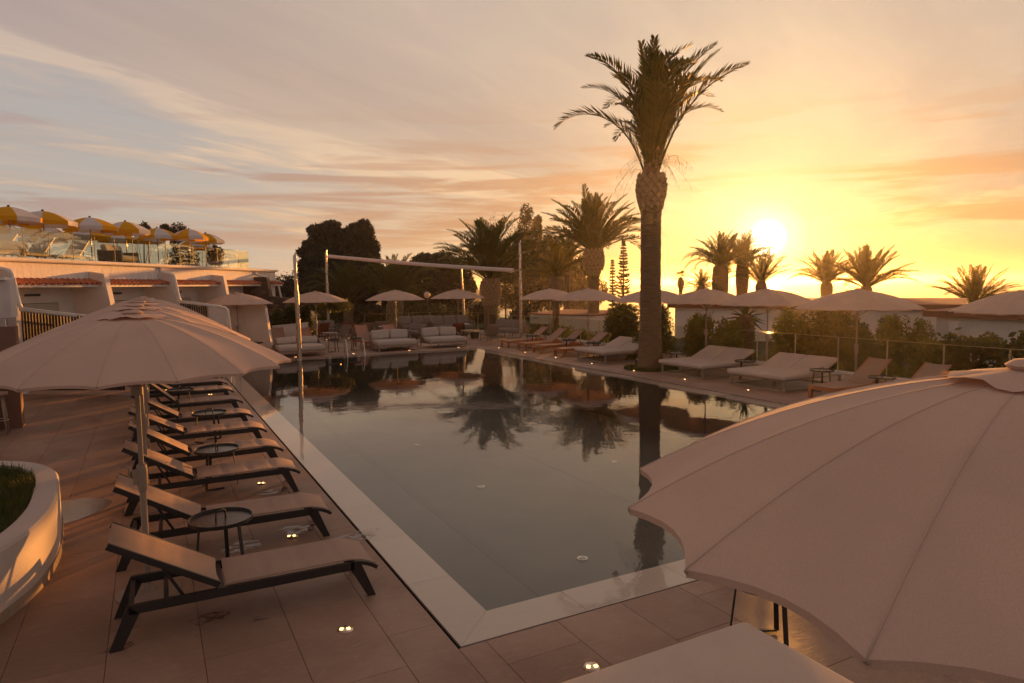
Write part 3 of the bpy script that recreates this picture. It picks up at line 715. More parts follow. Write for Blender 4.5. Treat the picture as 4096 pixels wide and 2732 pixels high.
# ---- lounge daybed with rope back, front towards -y
def make_lounge(tilt=16, sag=0.0):
    r = thing('lounge_daybed', (0, 0, 0), 0, 'lounge daybed', 'daybed')
    pw = M['palewood']
    mb = MB().box((0, .72, .205), (1.72, 1.44, .055))
    mb.build('frame', pw, r)
    for x in (-.80, .80):
        for y in (.04, 1.36): MB().lathe([(.02, 0), (.028, .18)], 10, (x, y, 0)).build('leg', pw, r)
    MB().lathe([(.02, 0), (.028, .18)], 10, (-.25, .6, 0)).build('leg', pw, r)
    MB().cushion((0, .66, .332), (1.74, 1.36, .20), .075, .018, 9).build('seat_cushion', M['cushion'], r, True)
    # woven shell round the back
    pl = []
    for k in range(25):
        q = k/24; a = math.pi*q
        x = -.90*math.cos(a); sq = abs(math.cos(a))**.35*math.copysign(1, math.cos(a)); x = -.90*sq; y = .62+.84*abs(math.sin(a))**.35
        pl.append((x, y, .64 if y > 1.25 else .30+.34*max(0, (y-.62)/.63)**.7))
    mb = MB(); n = len(pl)
    vs = []
    for x, y, z in pl:
        cx, cy = x*.955, .62+(y-.62)*.955; vs += [(x*.985, .62+(y-.62)*.985, .20), (x, y, z), (cx, cy, z), (cx, cy, .20)]
    mb.add(vs, [(i*4+k, (i+1)*4+k, (i+1)*4+(k+1) % 4, i*4+(k+1) % 4) for i in range(n-1) for k in range(4)]+[(0, 1, 2, 3), ((n-1)*4+3, (n-1)*4+2, (n-1)*4+1, (n-1)*4)])
    mb.build('woven_back', M['rope'], r, True, 40)
    for s in (-1, 1):
        Mx = Matrix.Rotation(R(-tilt), 3, 'X') @ Matrix.Rotation(R(3*s), 3, 'Y')
        hgt = .42-sag
        MB().cushion((s*.42, 1.17, .42+hgt/2), (.80, .20, hgt), .09, .0, 7, Mx).build('pillow', M['cushion'], r, True)
    return r
# ---- sling lounge chair (front +x)
def make_chair(fm, cl, name, w=.62, th=.035, slats=False):
    r = thing(name, (0, 0, 0), 0, name.replace('_', ' '), 'chair')
    for s in (-1, 1):
        y = s*w/2
        for x, z in ((.30, .37), (-.30, .66)):
            mb = MB().bar((x, y, 0), (x, y, z), th, th, up=(0, 1, 0)); mb.build('leg', fm, r)
        MB().bar((.30, y, .36), (-.12, y, .28), th, th).build('seat_rail', fm, r)
        MB().bar((-.12, y, .28), (-.44, y, .76), th, th).build('back_rail', fm, r)
        MB().bar((-.30, y, .14), (.30, y, .14), th*.8, th*.8).build('stretcher', fm, r)
    mb = MB()
    for x, z in ((.30, .36), (-.44, .75), (-.30, .16), (.30, .14)): mb.box((x, 0, z), (th, w-.02, th))
    mb.build('cross_bar', fm, r)
    P = [Vector((.30, 0, .375)), Vector((-.13, 0, .262)), Vector((-.44, 0, .765))]
    def fn(u, v):
        p = P[0].lerp(P[1], u/.45) if u < .45 else P[1].lerp(P[2], (u-.45)/.55)
        return (p.x, (v-.5)*(w-.05), p.z-.02*(1-(2*v-1)**2))
    sheet(fn, 14, 6, .012).build('sling', cl, r, True, 40)
    if slats:
        for k in range(5): MB().bar((-.13, (k-2)*.11, .29), (-.43, (k-2)*.11, .75), .05, .015).build('slat', fm, r)
    return r
# ---- sofa (front -y)
def make_sofa(L=2.0, n=3):
    r = thing('sofa', (0, 0, 0), 0, 'sofa', 'sofa')
    for x in (-L/2+.12, L/2-.12, 0):
        for y in (.06, .78): MB().lathe([(.013, 0), (.018, .22)], 8, (x, y, 0)).build('leg', M['frame'], r)
    MB().box((0, .42, .245), (L, .82, .05)).build('frame', M['rope'], r)
    for s in (-1, 1): MB().cushion((s*(L/2-.03), .42, .44), (.07, .82, .36), .03).build('arm', M['rope'], r, True)
    MB().cushion((0, .83, .46), (L, .07, .40), .03).build('woven_back', M['rope'], r, True)
    MB().cushion((0, .38, .36), (L-.16, .76, .18), .06, .02, 8).build('seat_cushion', M['cushgrey'], r, True)
    w = (L-.18)/n
    for k in range(n):
        Mx = Matrix.Rotation(R(-17+3*(k % 2)), 3, 'X') @ Matrix.Rotation(R((k-1)*2), 3, 'Y')
        MB().cushion((-L/2+.09+w*(k+.5), .66, .655), (w-.01, .20, .46), .085, 0, 7, Mx).build('back_cushion', M['cushgrey'], r, True)
    return r
def make_round(rad, hgt, topm, legs=3):
    r = thing('round_table', (0, 0, 0), 0, 'round table', 'table')
    MB().lathe([(0, hgt-.03), (rad-.01, hgt-.03), (rad, hgt-.015), (rad-.004, hgt), (0, hgt)], 28, cap=False).build('top', topm, r, True, 35)
    if legs == 1: MB().lathe([(.06, 0), (.06, hgt-.03)], 14).build('stem', M['frame'], r, True, 40); MB().lathe([(rad*.7, 0), (rad*.7, .03)], 20).build('foot', M['frame'], r, True, 40)
    elif legs == 0: MB().lathe([(rad*.55, 0), (rad*.62, hgt-.03)], 20).build('drum', M['frame'], r, True, 40)
    else:
        for k in range(legs):
            a = 2*math.pi*k/legs; MB().bar((rad*.6*math.cos(a), rad*.6*math.sin(a), hgt-.03), (rad*.85*math.cos(a), rad*.85*math.sin(a), 0), .03, .03).build('leg', M['frame'], r)
    return r
# ---- beige round umbrella with 16 ribs
def make_umbrella(RAD, ZT=2.03, RISE=.435, nr=16):
    r = thing('umbrella', (0, 0, 0), 0, 'umbrella', 'umbrella')
    rsx = random.Random(int(RAD*100)); NS, NR = 6, 14
    vs = []; 
    rr = [.03+.97*k/NR for k in range(NR+1)]
    fl = [(rsx.uniform(-.5, .5), rsx.uniform(0, 6.28)) for _ in range(nr)]
    for q in rr:
        for k in range(nr):
            for j in range(NS):
                w = j/NS; a = 2*math.pi*(k+w)/nr; b = 4*w*(1-w)
                chord = math.cos(math.pi/nr)/math.cos(2*math.pi/nr*(w-.5))      # straight between ribs
                rad = RAD*q*(chord*.6+.4)
                rad -= RAD*.058*b*max(0, (q-.55)/.45)**2.2
                z = ZT+RISE*(1-q**1.78) - .022*b*math.sin(math.pi*min(1, q*1.0))*q + .012*b*max(0, (q-.8)/.2)
                z += .004*b*math.sin(q*9+fl[k][1])*q
                vs.append((rad*math.cos(a), rad*math.sin(a), z))
    n = nr*NS; fs = [(i*n+k, (i+1)*n+k, (i+1)*n+(k+1) % n, i*n+(k+1) % n) for i in range(NR) for k in range(n)]
    mb = MB().add(vs, fs)
    edge = [Vector(vs[NR*n+k]) for k in range(n)]; hem = [(p.x*.997, p.y*.997, p.z-.022) for p in edge]     # hem
    mb.add([tuple(p) for p in edge]+hem, [(k, n+k, n+(k+1) % n, (k+1) % n) for k in range(n)])
    cn = mb.build('canopy', M['umb'], r, True)
    # seams stand proud along the ribs
    mb = MB()
    for k in range(nr):
        a = 2*math.pi*k/nr; pts = [Vector((vs[i*n+k*NS])) for i in range(2, NR+1)]
        mb.tube([p-Vector((0, 0, .0008)) for p in pts], .0028, 6)
    mb.build('seam', M['umb'], cn, True)
    # wind cap: a loose wavy square of cloth with a disc on top
    NA = 32; capv = [(0, 0, ZT+RISE+.035)]
    for q in (.12, .3, .6, 1.0):
        for k in range(NA):
            a = 2*math.pi*k/NA; sq = 1+.16*math.cos(4*a)**2*(q > .5)
            rad = RAD*.18*q*sq; base = ZT+RISE*(1-(rad/RAD)**1.78)
            z = base + .024*(1-q) + .006 + (.016*abs(math.sin(4*a+.5))+.009*math.sin(3*a+1))*q**3
            capv.append((rad*math.cos(a), rad*math.sin(a), z))
    fs = [(0, 1+k, 1+(k+1) % NA) for k in range(NA)]+[(1+i*NA+k, 1+(i+1)*NA+k, 1+(i+1)*NA+(k+1) % NA, 1+i*NA+(k+1) % NA) for i in range(3) for k in range(NA)]
    MB().add(capv, fs).build('wind_cap', M['umb'], r, True)
    MB().lathe([(.075, 0), (.085, .012), (.06, .028), (0, .034)], 20, (0, 0, ZT+RISE+.022)).build('cap_disc', M['umb'], r, True, 40)
    for k in range(nr):
        a = 2*math.pi*k/nr; pts = [Vector((vs[i*n+k*NS]))*1.0-Vector((0, 0, .016)) for i in range(1, NR+1, 2)]+[Vector(vs[NR*n+k*NS])-Vector((0, 0, .008))]
        MB().tube(pts, .0065, 5).build('rib', M['umbpole'], r)
    MB().tube([(0, 0, .04), (0, 0, 1.02)], .028, 14).build('lower_pole', M['umbpole'], r, True, 40)
    MB().tube([(0, 0, 1.0), (0, 0, ZT+RISE-.02)], .021, 14).build('pole', M['umbpole'], r, True, 40)
    cr = MB().lathe([(.030, .92), (.043, .96), (.048, 1.10), (.040, 1.16), (.026, 1.17)], 16).box((-.045, 0, 1.06), (.06, .05, .13)).build('crank_housing', M['umbpole'], r, True, 40)
    MB().tube([(-.07, 0, 1.06), (-.10, -.02, 1.07), (-.105, -.02, 1.16), (-.17, -.02, 1.17)], .010, 7).build('crank_handle', M['umbpole'], cr, True)
    MB().lathe([(.05, 1.78), (.045, 1.90)], 14).build('runner', M['umbpole'], r, True, 40)
    for k in range(0, nr, 2):
        a = 2*math.pi*k/nr; q = .52; MB().bar((.04*math.cos(a), .04*math.sin(a), 1.85), (RAD*q*math.cos(a), RAD*q*math.sin(a), ZT+RISE*(1-q**1.78)-.03), .010, .012).build('strut', M['umbpole'], r)
    MB().lathe([(.26, 0), (.26, .012), (.05, .02), (.035, .09), (0, .09)], 28).build('base_plate', M['umbpole'], r, True, 35)
    return r
# ---- striped parasol of the upper terrace
def make_parasol():
    r = thing('striped_parasol', (0, 0, 0), 0, 'striped parasol', 'umbrella'); nr = 8; ZT, RISE = 1.80, .42
    for k in range(nr):
        vs = []; fs = []; NS, NR = 4, 7; n = NS+1
        for i in range(NR+1):
            q = .03+.97*i/NR
            for j in range(n):
                w = j/NS; a = 2*math.pi*(k+w)/nr; b = 4*w*(1-w); chord = math.cos(math.pi/nr)/math.cos(2*math.pi/nr*(w-.5))
                vs.append((q*chord*math.cos(a), q*chord*math.sin(a), ZT+RISE*(1-q**1.7)))
        for j in range(n): x, y, z = vs[NR*n+j]; vs.append((x*1.0, y*1.0, z-.165-.01*math.sin(j*2+k)))
        fs = [(i*n+j, (i+1)*n+j, (i+1)*n+j+1, i*n+j+1) for i in range(NR+1) for j in range(NS)]
        MB().add(vs, fs).build('canopy_panel', M['yellow'] if k % 2 else M['whitecan'], r, True, 50)
    MB().tube([(0, 0, 0), (0, 0, ZT+RISE)], .022, 8).build('pole', M['post'], r, True)
    MB().lathe([(.03, ZT+RISE-.02), (.05, ZT+RISE+.02), (.03, ZT+RISE+.06), (0, ZT+RISE+.07)], 10).build('finial', M['frame'], r, True)
    return r
# ================================================================== placing
sunL = Proto(make_lounger())
LY = [1.205, 2.845, 4.66, 6.01, 7.61, 9.14, 10.92, 12.65, 14.11, 15.58, 17.0, 18.5, 20.0]
LAB = ['black framed padded sun lounger nearest the camera in the poolside row', 'padded sun lounger behind the tray table nearest the camera', 'third padded sun lounger along the left pool edge', 'fourth padded sun lounger, just past the second tray table',
       'fifth padded sun lounger along the left pool edge', 'sixth padded sun lounger, its back low and flush with its neighbours', 'seventh padded sun lounger with its back raised steeper than the others', 'eighth padded sun lounger, past the third tray table', 'ninth padded sun lounger along the left pool edge',
       'tenth padded sun lounger, beside the fourth tray table', 'eleventh padded sun lounger, partly under the umbrella rim', 'twelfth padded sun lounger, hidden mostly behind the front umbrella', 'farthest padded sun lounger of the left row']
for i, (y, l) in enumerate(zip(LY, LAB)):
    o = sunL.put((-1.288+rnd.uniform(-.012, .012), y+.295, 0), R(rnd.uniform(-1.8, 1.8)), l, 'padded sun loungers along the left pool edge')
    if i not in (0, 1, 2):
        for c in o.children:
            if c.name.startswith(('back_rail', 'back_sling')):
                c.matrix_local = Matrix.Translation((-.24, 0, .345)) @ Matrix.Rotation(R({6: 11}.get(i, (-2.5, 1.5, -1, 2)[i % 4])), 4, 'Y') @ Matrix.Translation((.24, 0, -.345)) @ c.matrix_local
tr = Proto(make_tray())
TL = [((-1.41, 2.40), 'black tray table nearest the camera between the first two loungers', 40), ((-1.20, 5.45), 'black tray table with upright handle, second from the camera', 75), ((-1.08, 8.45), 'black tray table third from the camera in the left row', 10), ((-1.44, 11.75), 'black tray table fourth from the camera in the left row', 60), ((-1.15, 14.9), 'black tray table half hidden under the front umbrella rim', 0)]
for (x, y), l, a in TL: tr.put((x, y, 0), R(a), l, 'black tray tables between the left loungers')
for (x, y), l, a in (((12.4, 20.62), 'tray table between the two farthest teak loungers', 20), ((12.5, 17.85), 'tray table beside the nearest of the four teak loungers', 50), ((12.5, 16.2), 'tray table in front of the daybed left of the palm', 80), ((12.55, 11.75), 'tray table just right of the big palm trunk', 15), ((12.6, 9.02), 'tray table between the two double daybeds right of the palm', 35), ((12.6, 6.58), 'tray table between the nearest double daybed and the teak lounger', 0), ((12.65, 5.05), 'tray table half hidden by the big umbrella at right', 25)):
    tr.put((x, y, 0), R(a), l, 'tray tables between the right hand sunbeds')
tr.put((2.02, -1.06, 0), R(-15), 'black tray table whose legs show under the big front umbrella', None)
for (x, y), l, a in (((4.72, 23.72), 'tray table beside the left lounge daybed, near the pool ladder', 30), ((5.68, 23.95), 'tray table behind the pool ladder rails', 60), ((8.45, 24.3), 'tray table between the two right lounge daybeds', 10), ((10.72, 23.98), 'tray table at the right end of the right lounge daybed', 0), ((1.75, 24.2), 'tray table at the left end of the left lounge daybed', 20)):
    tr.put((x, y, 0), R(a), l, 'tray tables around the lounge daybeds', .98)
tk = Proto(make_teak())
for y, l in ((21.365, 'farthest teak lounger on the right pool edge'), (19.905, 'second teak lounger from the far end, right pool edge'), (18.595, 'third teak lounger from the far end, right pool edge'), (16.95, 'teak lounger next to the daybed left of the palm'), (5.70, 'teak lounger right of the double daybeds, seen behind the big umbrella'), (4.34, 'teak lounger of which only the raised back shows over the big umbrella')):
    tk.put((12.45, y, 0), R(180+rnd.uniform(-1, 1)), l, 'teak loungers along the right pool edge')
db = Proto(make_double())
for (x, y, a), l in (((12.52, 15.0, 180), 'pale double daybed left of the big palm trunk'), ((12.52, 10.42, 180), 'pale double daybed just right of the big palm trunk'), ((12.55, 7.72, 181), 'pale double daybed nearest the camera on the right pool edge'), ((.64, -2.36, 90), 'double daybed in the foreground, only one mattress corner in view')):
    db.put((x, y, 0), R(a), l, 'double daybeds beside the pool')
lg = Proto(make_lounge())
lg.put((7.13, 22.62, 0), R(0), 'middle lounge daybed with two upright pillows by the pool ladder', 'lounge daybeds at the far pool end')
lg.put((9.50, 22.82, 0), R(0), 'right hand lounge daybed at the far corner of the pool', 'lounge daybeds at the far pool end')
lg2 = make_lounge(30, .12); lg2.location = (3.22, 22.42, 0); tag(lg2, 'left lounge daybed with slumped pillows, partly behind an umbrella rim', 'daybed', 'lounge daybeds at the far pool end')
tk2 = Proto(make_teak(M['wood'], fabricmat('sling_pink', (.46, .33, .27), .35, 260), (-1.02, .93)))
for (px, l) in ((1134, 'lounger with raised back behind the left lounge daybed, nearest the white wall'), (1250, 'lounger with raised back behind the left lounge daybed, by the umbrella pole'), (1490, 'lounger with raised back behind the middle lounge daybed, left one'), (1607, 'lounger with raised back behind the middle lounge daybed, right one')):
    p = at(px, 1330, 28.2 if px < 1400 else 29.6); tk2.put((p.x, p.y+.95, 0), R(-90), l, 'loungers behind the lounge daybeds')
ch1 = Proto(make_chair(M['greymetal'], fabricmat('chair_sling', (.33, .25, .21), .25, 200), 'sling_chair'))
def P0(px, py): p = gnd(px, py); return (p.x, p.y, 0)
for px, py, a, l in ((1360, 1365, 200, 'grey sling chair seen from the side, left of the ladder'), (1424, 1356, 10, 'grey sling chair turned right, behind the ladder'), (1470, 1347, 80, 'grey sling chair seen from behind, next to the ladder chair'), (1523, 1338, 75, 'grey sling chair by the dark hedge with a small table in front'),
                     (1573, 1345, 85, 'grey sling chair left of the umbrella pole'), (1699, 1340, 80, 'grey sling chair with open woven back in front of the large sofa'), (1957, 1364, 95, 'grey sling chair seen from behind in front of the sofa at right'), (1966, 1326, 230, 'grey sling chair beyond the round tables, partly hidden')):
    ch1.put(P0(px, py), R(a), l, 'grey sling chairs on the lounge deck')
ch2 = Proto(make_chair(M['redwood'], M['redwood'], 'wooden_chair', .60, .05, True))
for px, py, a, l in ((1203, 1352, 100, 'red slatted chair in front of the low white wall'), (1282, 1347, 115, 'red slatted chair under the left umbrella'), (1384, 1344, 95, 'red slatted chair at the edge of the lawn'), (1431, 1352, 80, 'red slatted chair beside the grey sling chairs, catching the sun'), (1737, 1336, 75, 'red slatted chair against the sofa cushions'), (1818, 1350, 100, 'red slatted chair beside the right lounge daybed')):
    ch2.put(P0(px, py), R(a), l, 'red wooden chairs on the lounge deck')
sf = Proto(make_sofa(2.1, 3))
for px, py, a, l, s in ((1272, 1346, -12, 'sofa with three cushions at the back left, in front of the bushes', .95), (1640, 1350, -78, 'small sofa seen end on, in the middle of the lounge deck', .8), (1690, 1338, 0, 'large sofa with a high back nearest the glass fence', 1.15), (1822, 1339, 3, 'sofa with three cushions right of the umbrella pole', 1.18), (2016, 1349, -62, 'sofa turned towards the pool by the awning post at right', 1.0)):
    sf.put(P0(px, py), R(a), l, 'sofas on the lounge deck', s)
rt = make_round(.42, .40, M['palewood'], 3); rt.location = P0(1871, 1352); tag(rt, 'larger round low table among the sofas at right', 'table')
rt = make_round(.38, .36, M['palewood'], 0); rt.location = P0(1900, 1353); tag(rt, 'round low table on a dark drum next to the larger one', 'table')
rt = make_round(.34, .62, M['white'], 1); rt.location = P0(1856, 1340); tag(rt, 'white topped pedestal table by the sofa right of the umbrella', 'table')
rt = make_round(.40, .36, M['palewood'], 3); rt.location = P0(1318, 1358); tag(rt, 'round low table between the red and the grey chair at left', 'table')
rt = make_round(.30, .60, M['white'], 1); rt.location = P0(1537, 1350); tag(rt, 'small white pedestal table by the chair at the hedge', 'table')
# umbrellas
uL = Proto(make_umbrella(1.29)); uR = Proto(make_umbrella(1.42)); A13 = R(12.8)
for (x, y), l, a in (((-2.04, 2.22), 'beige umbrella in the left foreground, nearest of the poolside row', A13), ((-2.05, 4.9), 'beige umbrella second in the left poolside row', R(3)), ((-2.04, 7.5), 'beige umbrella third in the left poolside row', R(9)), ((-2.04, 10.1), 'beige umbrella fourth in the left poolside row', R(0)), ((-2.04, 12.4), 'beige umbrella fifth in the left poolside row', R(6)), ((-2.04, 14.8), 'farthest beige umbrella of the left poolside row', R(11))):
    uL.put((x, y, 0), a, l, 'beige umbrellas over the left loungers')
o = uL.put((.584, -3.373, -.13), R(13.2), 'huge looking beige umbrella filling the lower right corner', None, (1.0, 1.0, 1.022)); o.name = 'umbrella'
for (x, y), l in (((14.2, 22.1), 'beige umbrella over the farthest teak loungers'), ((14.25, 19.1), 'beige umbrella between the awning post and the big palm'), ((14.2, 14.9), 'beige umbrella cut in two by the big palm trunk'), ((14.2, 12.2), 'beige umbrella just right of the big palm trunk'), ((14.1, 9.6), 'beige umbrella right below the setting sun'), ((13.2, 6.1), 'beige umbrella in front of the sea, right of the sun'), ((13.7, 2.63), 'beige umbrella cut by the right picture edge')):
    uR.put((x, y, 0), R(rnd.uniform(0, 22)), l, 'beige umbrellas over the right sunbeds')
for (x, y), l in (((4.65, 26.6), 'beige umbrella behind the left lounge daybed, between two awning posts'), ((8.5, 27.0), 'beige umbrella behind the middle lounge daybed'), ((12.2, 28.0), 'beige umbrella left of the pineapple shaped palm trunk'), ((1.24, 25.5), 'beige umbrella in front of the bungalow garden wall')):
    uR.put((x, y, 0), R(rnd.uniform(0, 22)), l, 'beige umbrellas at the far end of the pool')
# striped parasols on the roof terrace
pa = Proto(make_parasol())
YU = [(33, 819, 121, 'nearest the left picture edge, tallest in view'), (170, 837, 117, 'second along the terrace front'), (358, 863, 102, 'third along the terrace front'), (500, 880, 90, 'fourth along the terrace front'), (627, 907, 82, 'fifth along the terrace front'), (755, 911, 71, 'sixth along the terrace front'), (821, 928, 71, 'seventh and last, against the open sky'),
      (-12, 878, 84, 'low behind the first at the left edge'), (154, 886, 84, 'low between the first and the second'), (327, 905, 87, 'low in front of the third'), (466, 922, 72, 'low in front of the fourth'), (589, 928, 64, 'low behind the fifth'), (765, 952, 56, 'low in front of the sixth'), (170, 920, 85, 'seen through the glass panels at left'), (806, 962, 46, 'low behind the last one')]
for i, (px, py, hw, l) in enumerate(YU):
    hy = 1162-.0117*px; d = (2.22 if i < 7 else 2.10)+.85; d = d*FPX/(hy-py); p = at(px, py, d); rad = hw*d/FPX
    o = pa.put((p.x, p.y, 3.555), R([20, 50, -17, 32, -8, -4, 30, 35, 12, -20, -16, 10, 0, 22, 15][i]), 'yellow and white striped parasol on the terrace, '+l, 'striped parasols on the roof terrace', (rad, rad, (p.z-3.555)/2.29))
tl = Proto(make_lounger(M['sand'], M['palewood'], (-.95, .92)))
for s, t_, l in ((2.6, -2.6, 'first'), (4.3, -2.7, 'second'), (6.1, -2.8, 'third')):
    p = BWd(s, t_, 3.556); tl.put(p, UA+R(190), 'white sling lounger behind the terrace glass, %s from the left' % l, 'white loungers on the roof terrace')
ts = make_sofa(1.9, 2); ts.location = BWd(9.0, -2.4, 3.556); ts.rotation_euler = (0, 0, UA+R(15)); tag(ts, 'pale sofa behind the terrace glass', 'sofa')
for c in ts.children:
    if 'cushion' in c.name: c.data.materials[0] = M['sand']
tb = thing('terrace_daybed', BWd(.4, -1.4, 3.556), UA, 'pale low daybed behind the terrace glass at the left edge', 'daybed')
MB().cushion((0, 0, .42), (3.4, 1.0, .26), .09).build('mattress', M['sand'], tb, True)
for x in (-1.5, -.5, .5, 1.5): MB().box((x, -.42, .15), (.05, .05, .28)).build('leg', M['wood'], tb)
MB().box((0, -.44, .26), (3.3, .05, .05)).build('rail', M['wood'], tb)
# ================================================================== deck fittings
dl = thing('deck_light', (0, 0, 0), 0, 'deck light', 'deck light')
MB().lathe([(.062, 0), (.062, .004), (.05, .016), (.03, .021), (0, .022)], 20).build('bezel', M['brass'], dl, True, 30)
for s in (-1, 1): MB().box((s*.026, -.018, .0185), (.026, .024, .012), R(20*s)).build('lens', M['warm'], dl)
dlp = Proto(dl)
DL = [(-.67, .69, 'small lit deck light in front of the first lounger'), (-.67, 2.97, 'small lit deck light under the second lounger'), (-.67, 5.25, 'small lit deck light under the third lounger'), (-.67, 9.72, 'small lit deck light under the sixth lounger'), (-.67, 14.14, 'small lit deck light under the ninth lounger'), (.72, -.69, 'small lit deck light beside the foreground mattress')]
for x, y, l in DL: dlp.put((x, y, 0), R(-20), l, 'deck lights along the near and left pool edges')
nm = ['first', 'second', 'third', 'fourth', 'fifth', 'sixth', 'seventh']
for i, y in enumerate((21.23, 18.94, 16.63, 14.32, 12.06, 9.81, 7.54)): dlp.put((11.1, y, 0), R(60), '%s deck light from the far corner along the right pool edge' % nm[i], 'deck lights along the right pool edge')
for i, x in enumerate((2.93, 5.17, 7.52, 9.75)): dlp.put((x, 22.4, 0), R(10), '%s deck light from the left along the far pool edge' % nm[i], 'deck lights along the far pool edge')
# pool ladder
ld = thing('pool_ladder', (5.1, 22.05, 0), 0, 'polished steel ladder rails at the far pool edge', 'pool ladder')
for s, n_ in ((-1, 0), (1, 1)):
    x = s*.345
    MB().tube([(x, .06, 0), (x, .06, .46), (x, .04, .54), (x, -.04, .60), (x, -.12, .61), (x, -.18, .57), (x, -.25, .46), (x, -.42, .0), (x, -.55, -.7)], .021, 10).build('rail', M['steel'], ld, True)
    MB().lathe([(.05, 0), (.05, .012), (.025, .016)], 16, (x, .06, 0)).build('flange', M['steel'], ld, True, 40)
for z in (-.25, -.5): MB().box((0, -.42+z*.19, z), (.66, .08, .02)).build('step', M['steel'], ld)
# awning posts and the rolled sail
def post(p, top, rb, rt, zj, label, lean=(0, 0)):
    o = thing('awning_post', (p[0], p[1], 0), 0, label, 'post', 'metal posts of the rolled awning')
    a = lambda z: (lean[0]*z, lean[1]*z, z)
    MB().lathe([(.12, 0), (.12, .015), (rb, .02)], 16).build('foot', M['post'], o, True, 40)
    MB().tube([a(.01), a(zj)], rb, 16).build('lower_tube', M['post'], o, True, 40)
    mb = MB().tube([a(zj-.02), a(top)], rt, 16)
    n = 16
    for k in range(n): v = mb.v[n+k]; mb.v[n+k] = (v[0], v[1], v[2]+rt*1.6*math.cos(2*math.pi*k/n))
    mb.build('upper_tube', M['post'], o, True, 40); return o
pD = Vector((14.37, 25.2, 0)); pB = at(1309, 1150, 39.5); pB.z = 0
pA = at(1190, 1180, 25.6); pA.z = 0; pC = at(1857, 1200, 41); pC.z = 0
post(pD, 4.80, .078, .058, 3.05, 'tall awning post holding the right end of the white roll')
post(pB, 4.75, .075, .060, 2.9, 'tall awning post holding the left end of the white roll')
post(pA, 3.95, .085, .064, 2.55, 'awning post left of the roll, standing behind the left daybed', (-.012, .01))
post(pC, 4.05, .075, .058, 2.3, 'awning post leaning outwards behind the sofa cushions', (-.045, .0))
a, b = pB+Vector((0, 0, 4.47)), pD+Vector((0, 0, 3.38)); rl = thing('awning_roll', a, 0, 'long white rolled up sail stretched between two posts', 'awning')
d = b-a; e = d.normalized()
MB().tube([e*.16, e*.2]+[d*q-Vector((0, 0, .06*math.sin(math.pi*q))) for q in (.1, .25, .4, .55, .7, .85, .97)], [.06, .095]+[.098]*7, 16).build('rolled_cloth', M['whitecan'], rl, True, 40)
MB().tube([(0, 0, 0), e*.17], .03, 8).tube([d*.97, d-e*.06], .035, 8).build('end_fitting', M['greymetal'], rl, True)
mb = MB()
for q in np.linspace(.05, .93, 24): p = d*q-Vector((0, 0, .06*math.sin(math.pi*q))); mb.tube([p, p+e*.012], .101, 14)
mb.build('lacing', M['sand'], rl)
# globe lamp
p = at(1708, 1180, 43); lp = thing('globe_lamp', (p.x, p.y, zf(p.x, p.y)), 0, 'street lamp with a round opal globe between the umbrellas', 'lamp')
zz = p.z-zf(p.x, p.y)
MB().tube([(0, 0, 0), (0, 0, zz-.2)], .035, 8).build('pole', M['frame'], lp, True)
MB().lathe([(.08, zz-.24), (.10, zz-.19)], 12).build('collar', M['frame'], lp, True, 40)
MB().lathe([(.205*math.sin(q), zz-.205*math.cos(q)) for q in np.linspace(.15, math.pi, 12)], 20).build('globe', M['lamp'], lp, True)
# ================================================================== left edge: planter, bar
def spline(P, n):
    out = []; K = len(P)
    for i in range(K):
        p0, p1, p2, p3 = (np.array(P[(i+j-1) % K], float) for j in range(4))
        for q in np.arange(n)/n:
            out.append(tuple(.5*((2*p1)+(-p0+p2)*q+(2*p0-5*p1+4*p2-p3)*q*q+(-p0+3*p1-3*p2+p3)*q**3)))
    return out
OUT = spline([(-2.87, 4.1), (-2.98, 4.95), (-3.32, 5.58), (-3.9, 5.92), (-4.9, 5.95), (-5.9, 5.2), (-6.2, 3.6), (-5.6, 1.7), (-4.4, 1.35), (-3.4, 1.75), (-3.0, 2.45), (-2.85, 3.25)], 8)
cx, cy = -4.5, 3.7
def off(P, k):
    o = []
    for i in range(len(P)):
        a, b = np.array(P[i-1]), np.array(P[(i+1) % len(P)]); d = b-a; d = d/np.linalg.norm(d); o.append((P[i][0]+d[1]*k, P[i][1]-d[0]*k))
    return o
pl = thing('planter', (cx, cy, 0), 0, 'curved white rendered planter with grass at the left edge', 'planter')
loc = lambda P: [(x-cx, y-cy) for x, y in P]
sgn = 1 if off(OUT, .1)[0][0] > OUT[0][0] else -1
o_, i_ = loc(OUT), loc(off(OUT, -sgn*.215)); n = len(o_); ob = loc(off(OUT, sgn*.012)); r1 = loc(off(OUT, -sgn*.02))
vs = [(*p, .05) for p in o_]+[(*p, .57) for p in o_]+[(*p, .595) for p in r1]+[(*p, .595) for p in i_]+[(*p, .40) for p in i_]
MB().add(vs, [(k*n+j, k*n+(j+1) % n, (k+1)*n+(j+1) % n, (k+1)*n+j) for k in range(4) for j in range(n)]).build('wall', M['plaster2'] if 'plaster2' in M else pbr('smooth_render', (.60, .53, .50), .8, var=.06, scale=2, bump=.15, bscale=60), pl, True, 35)
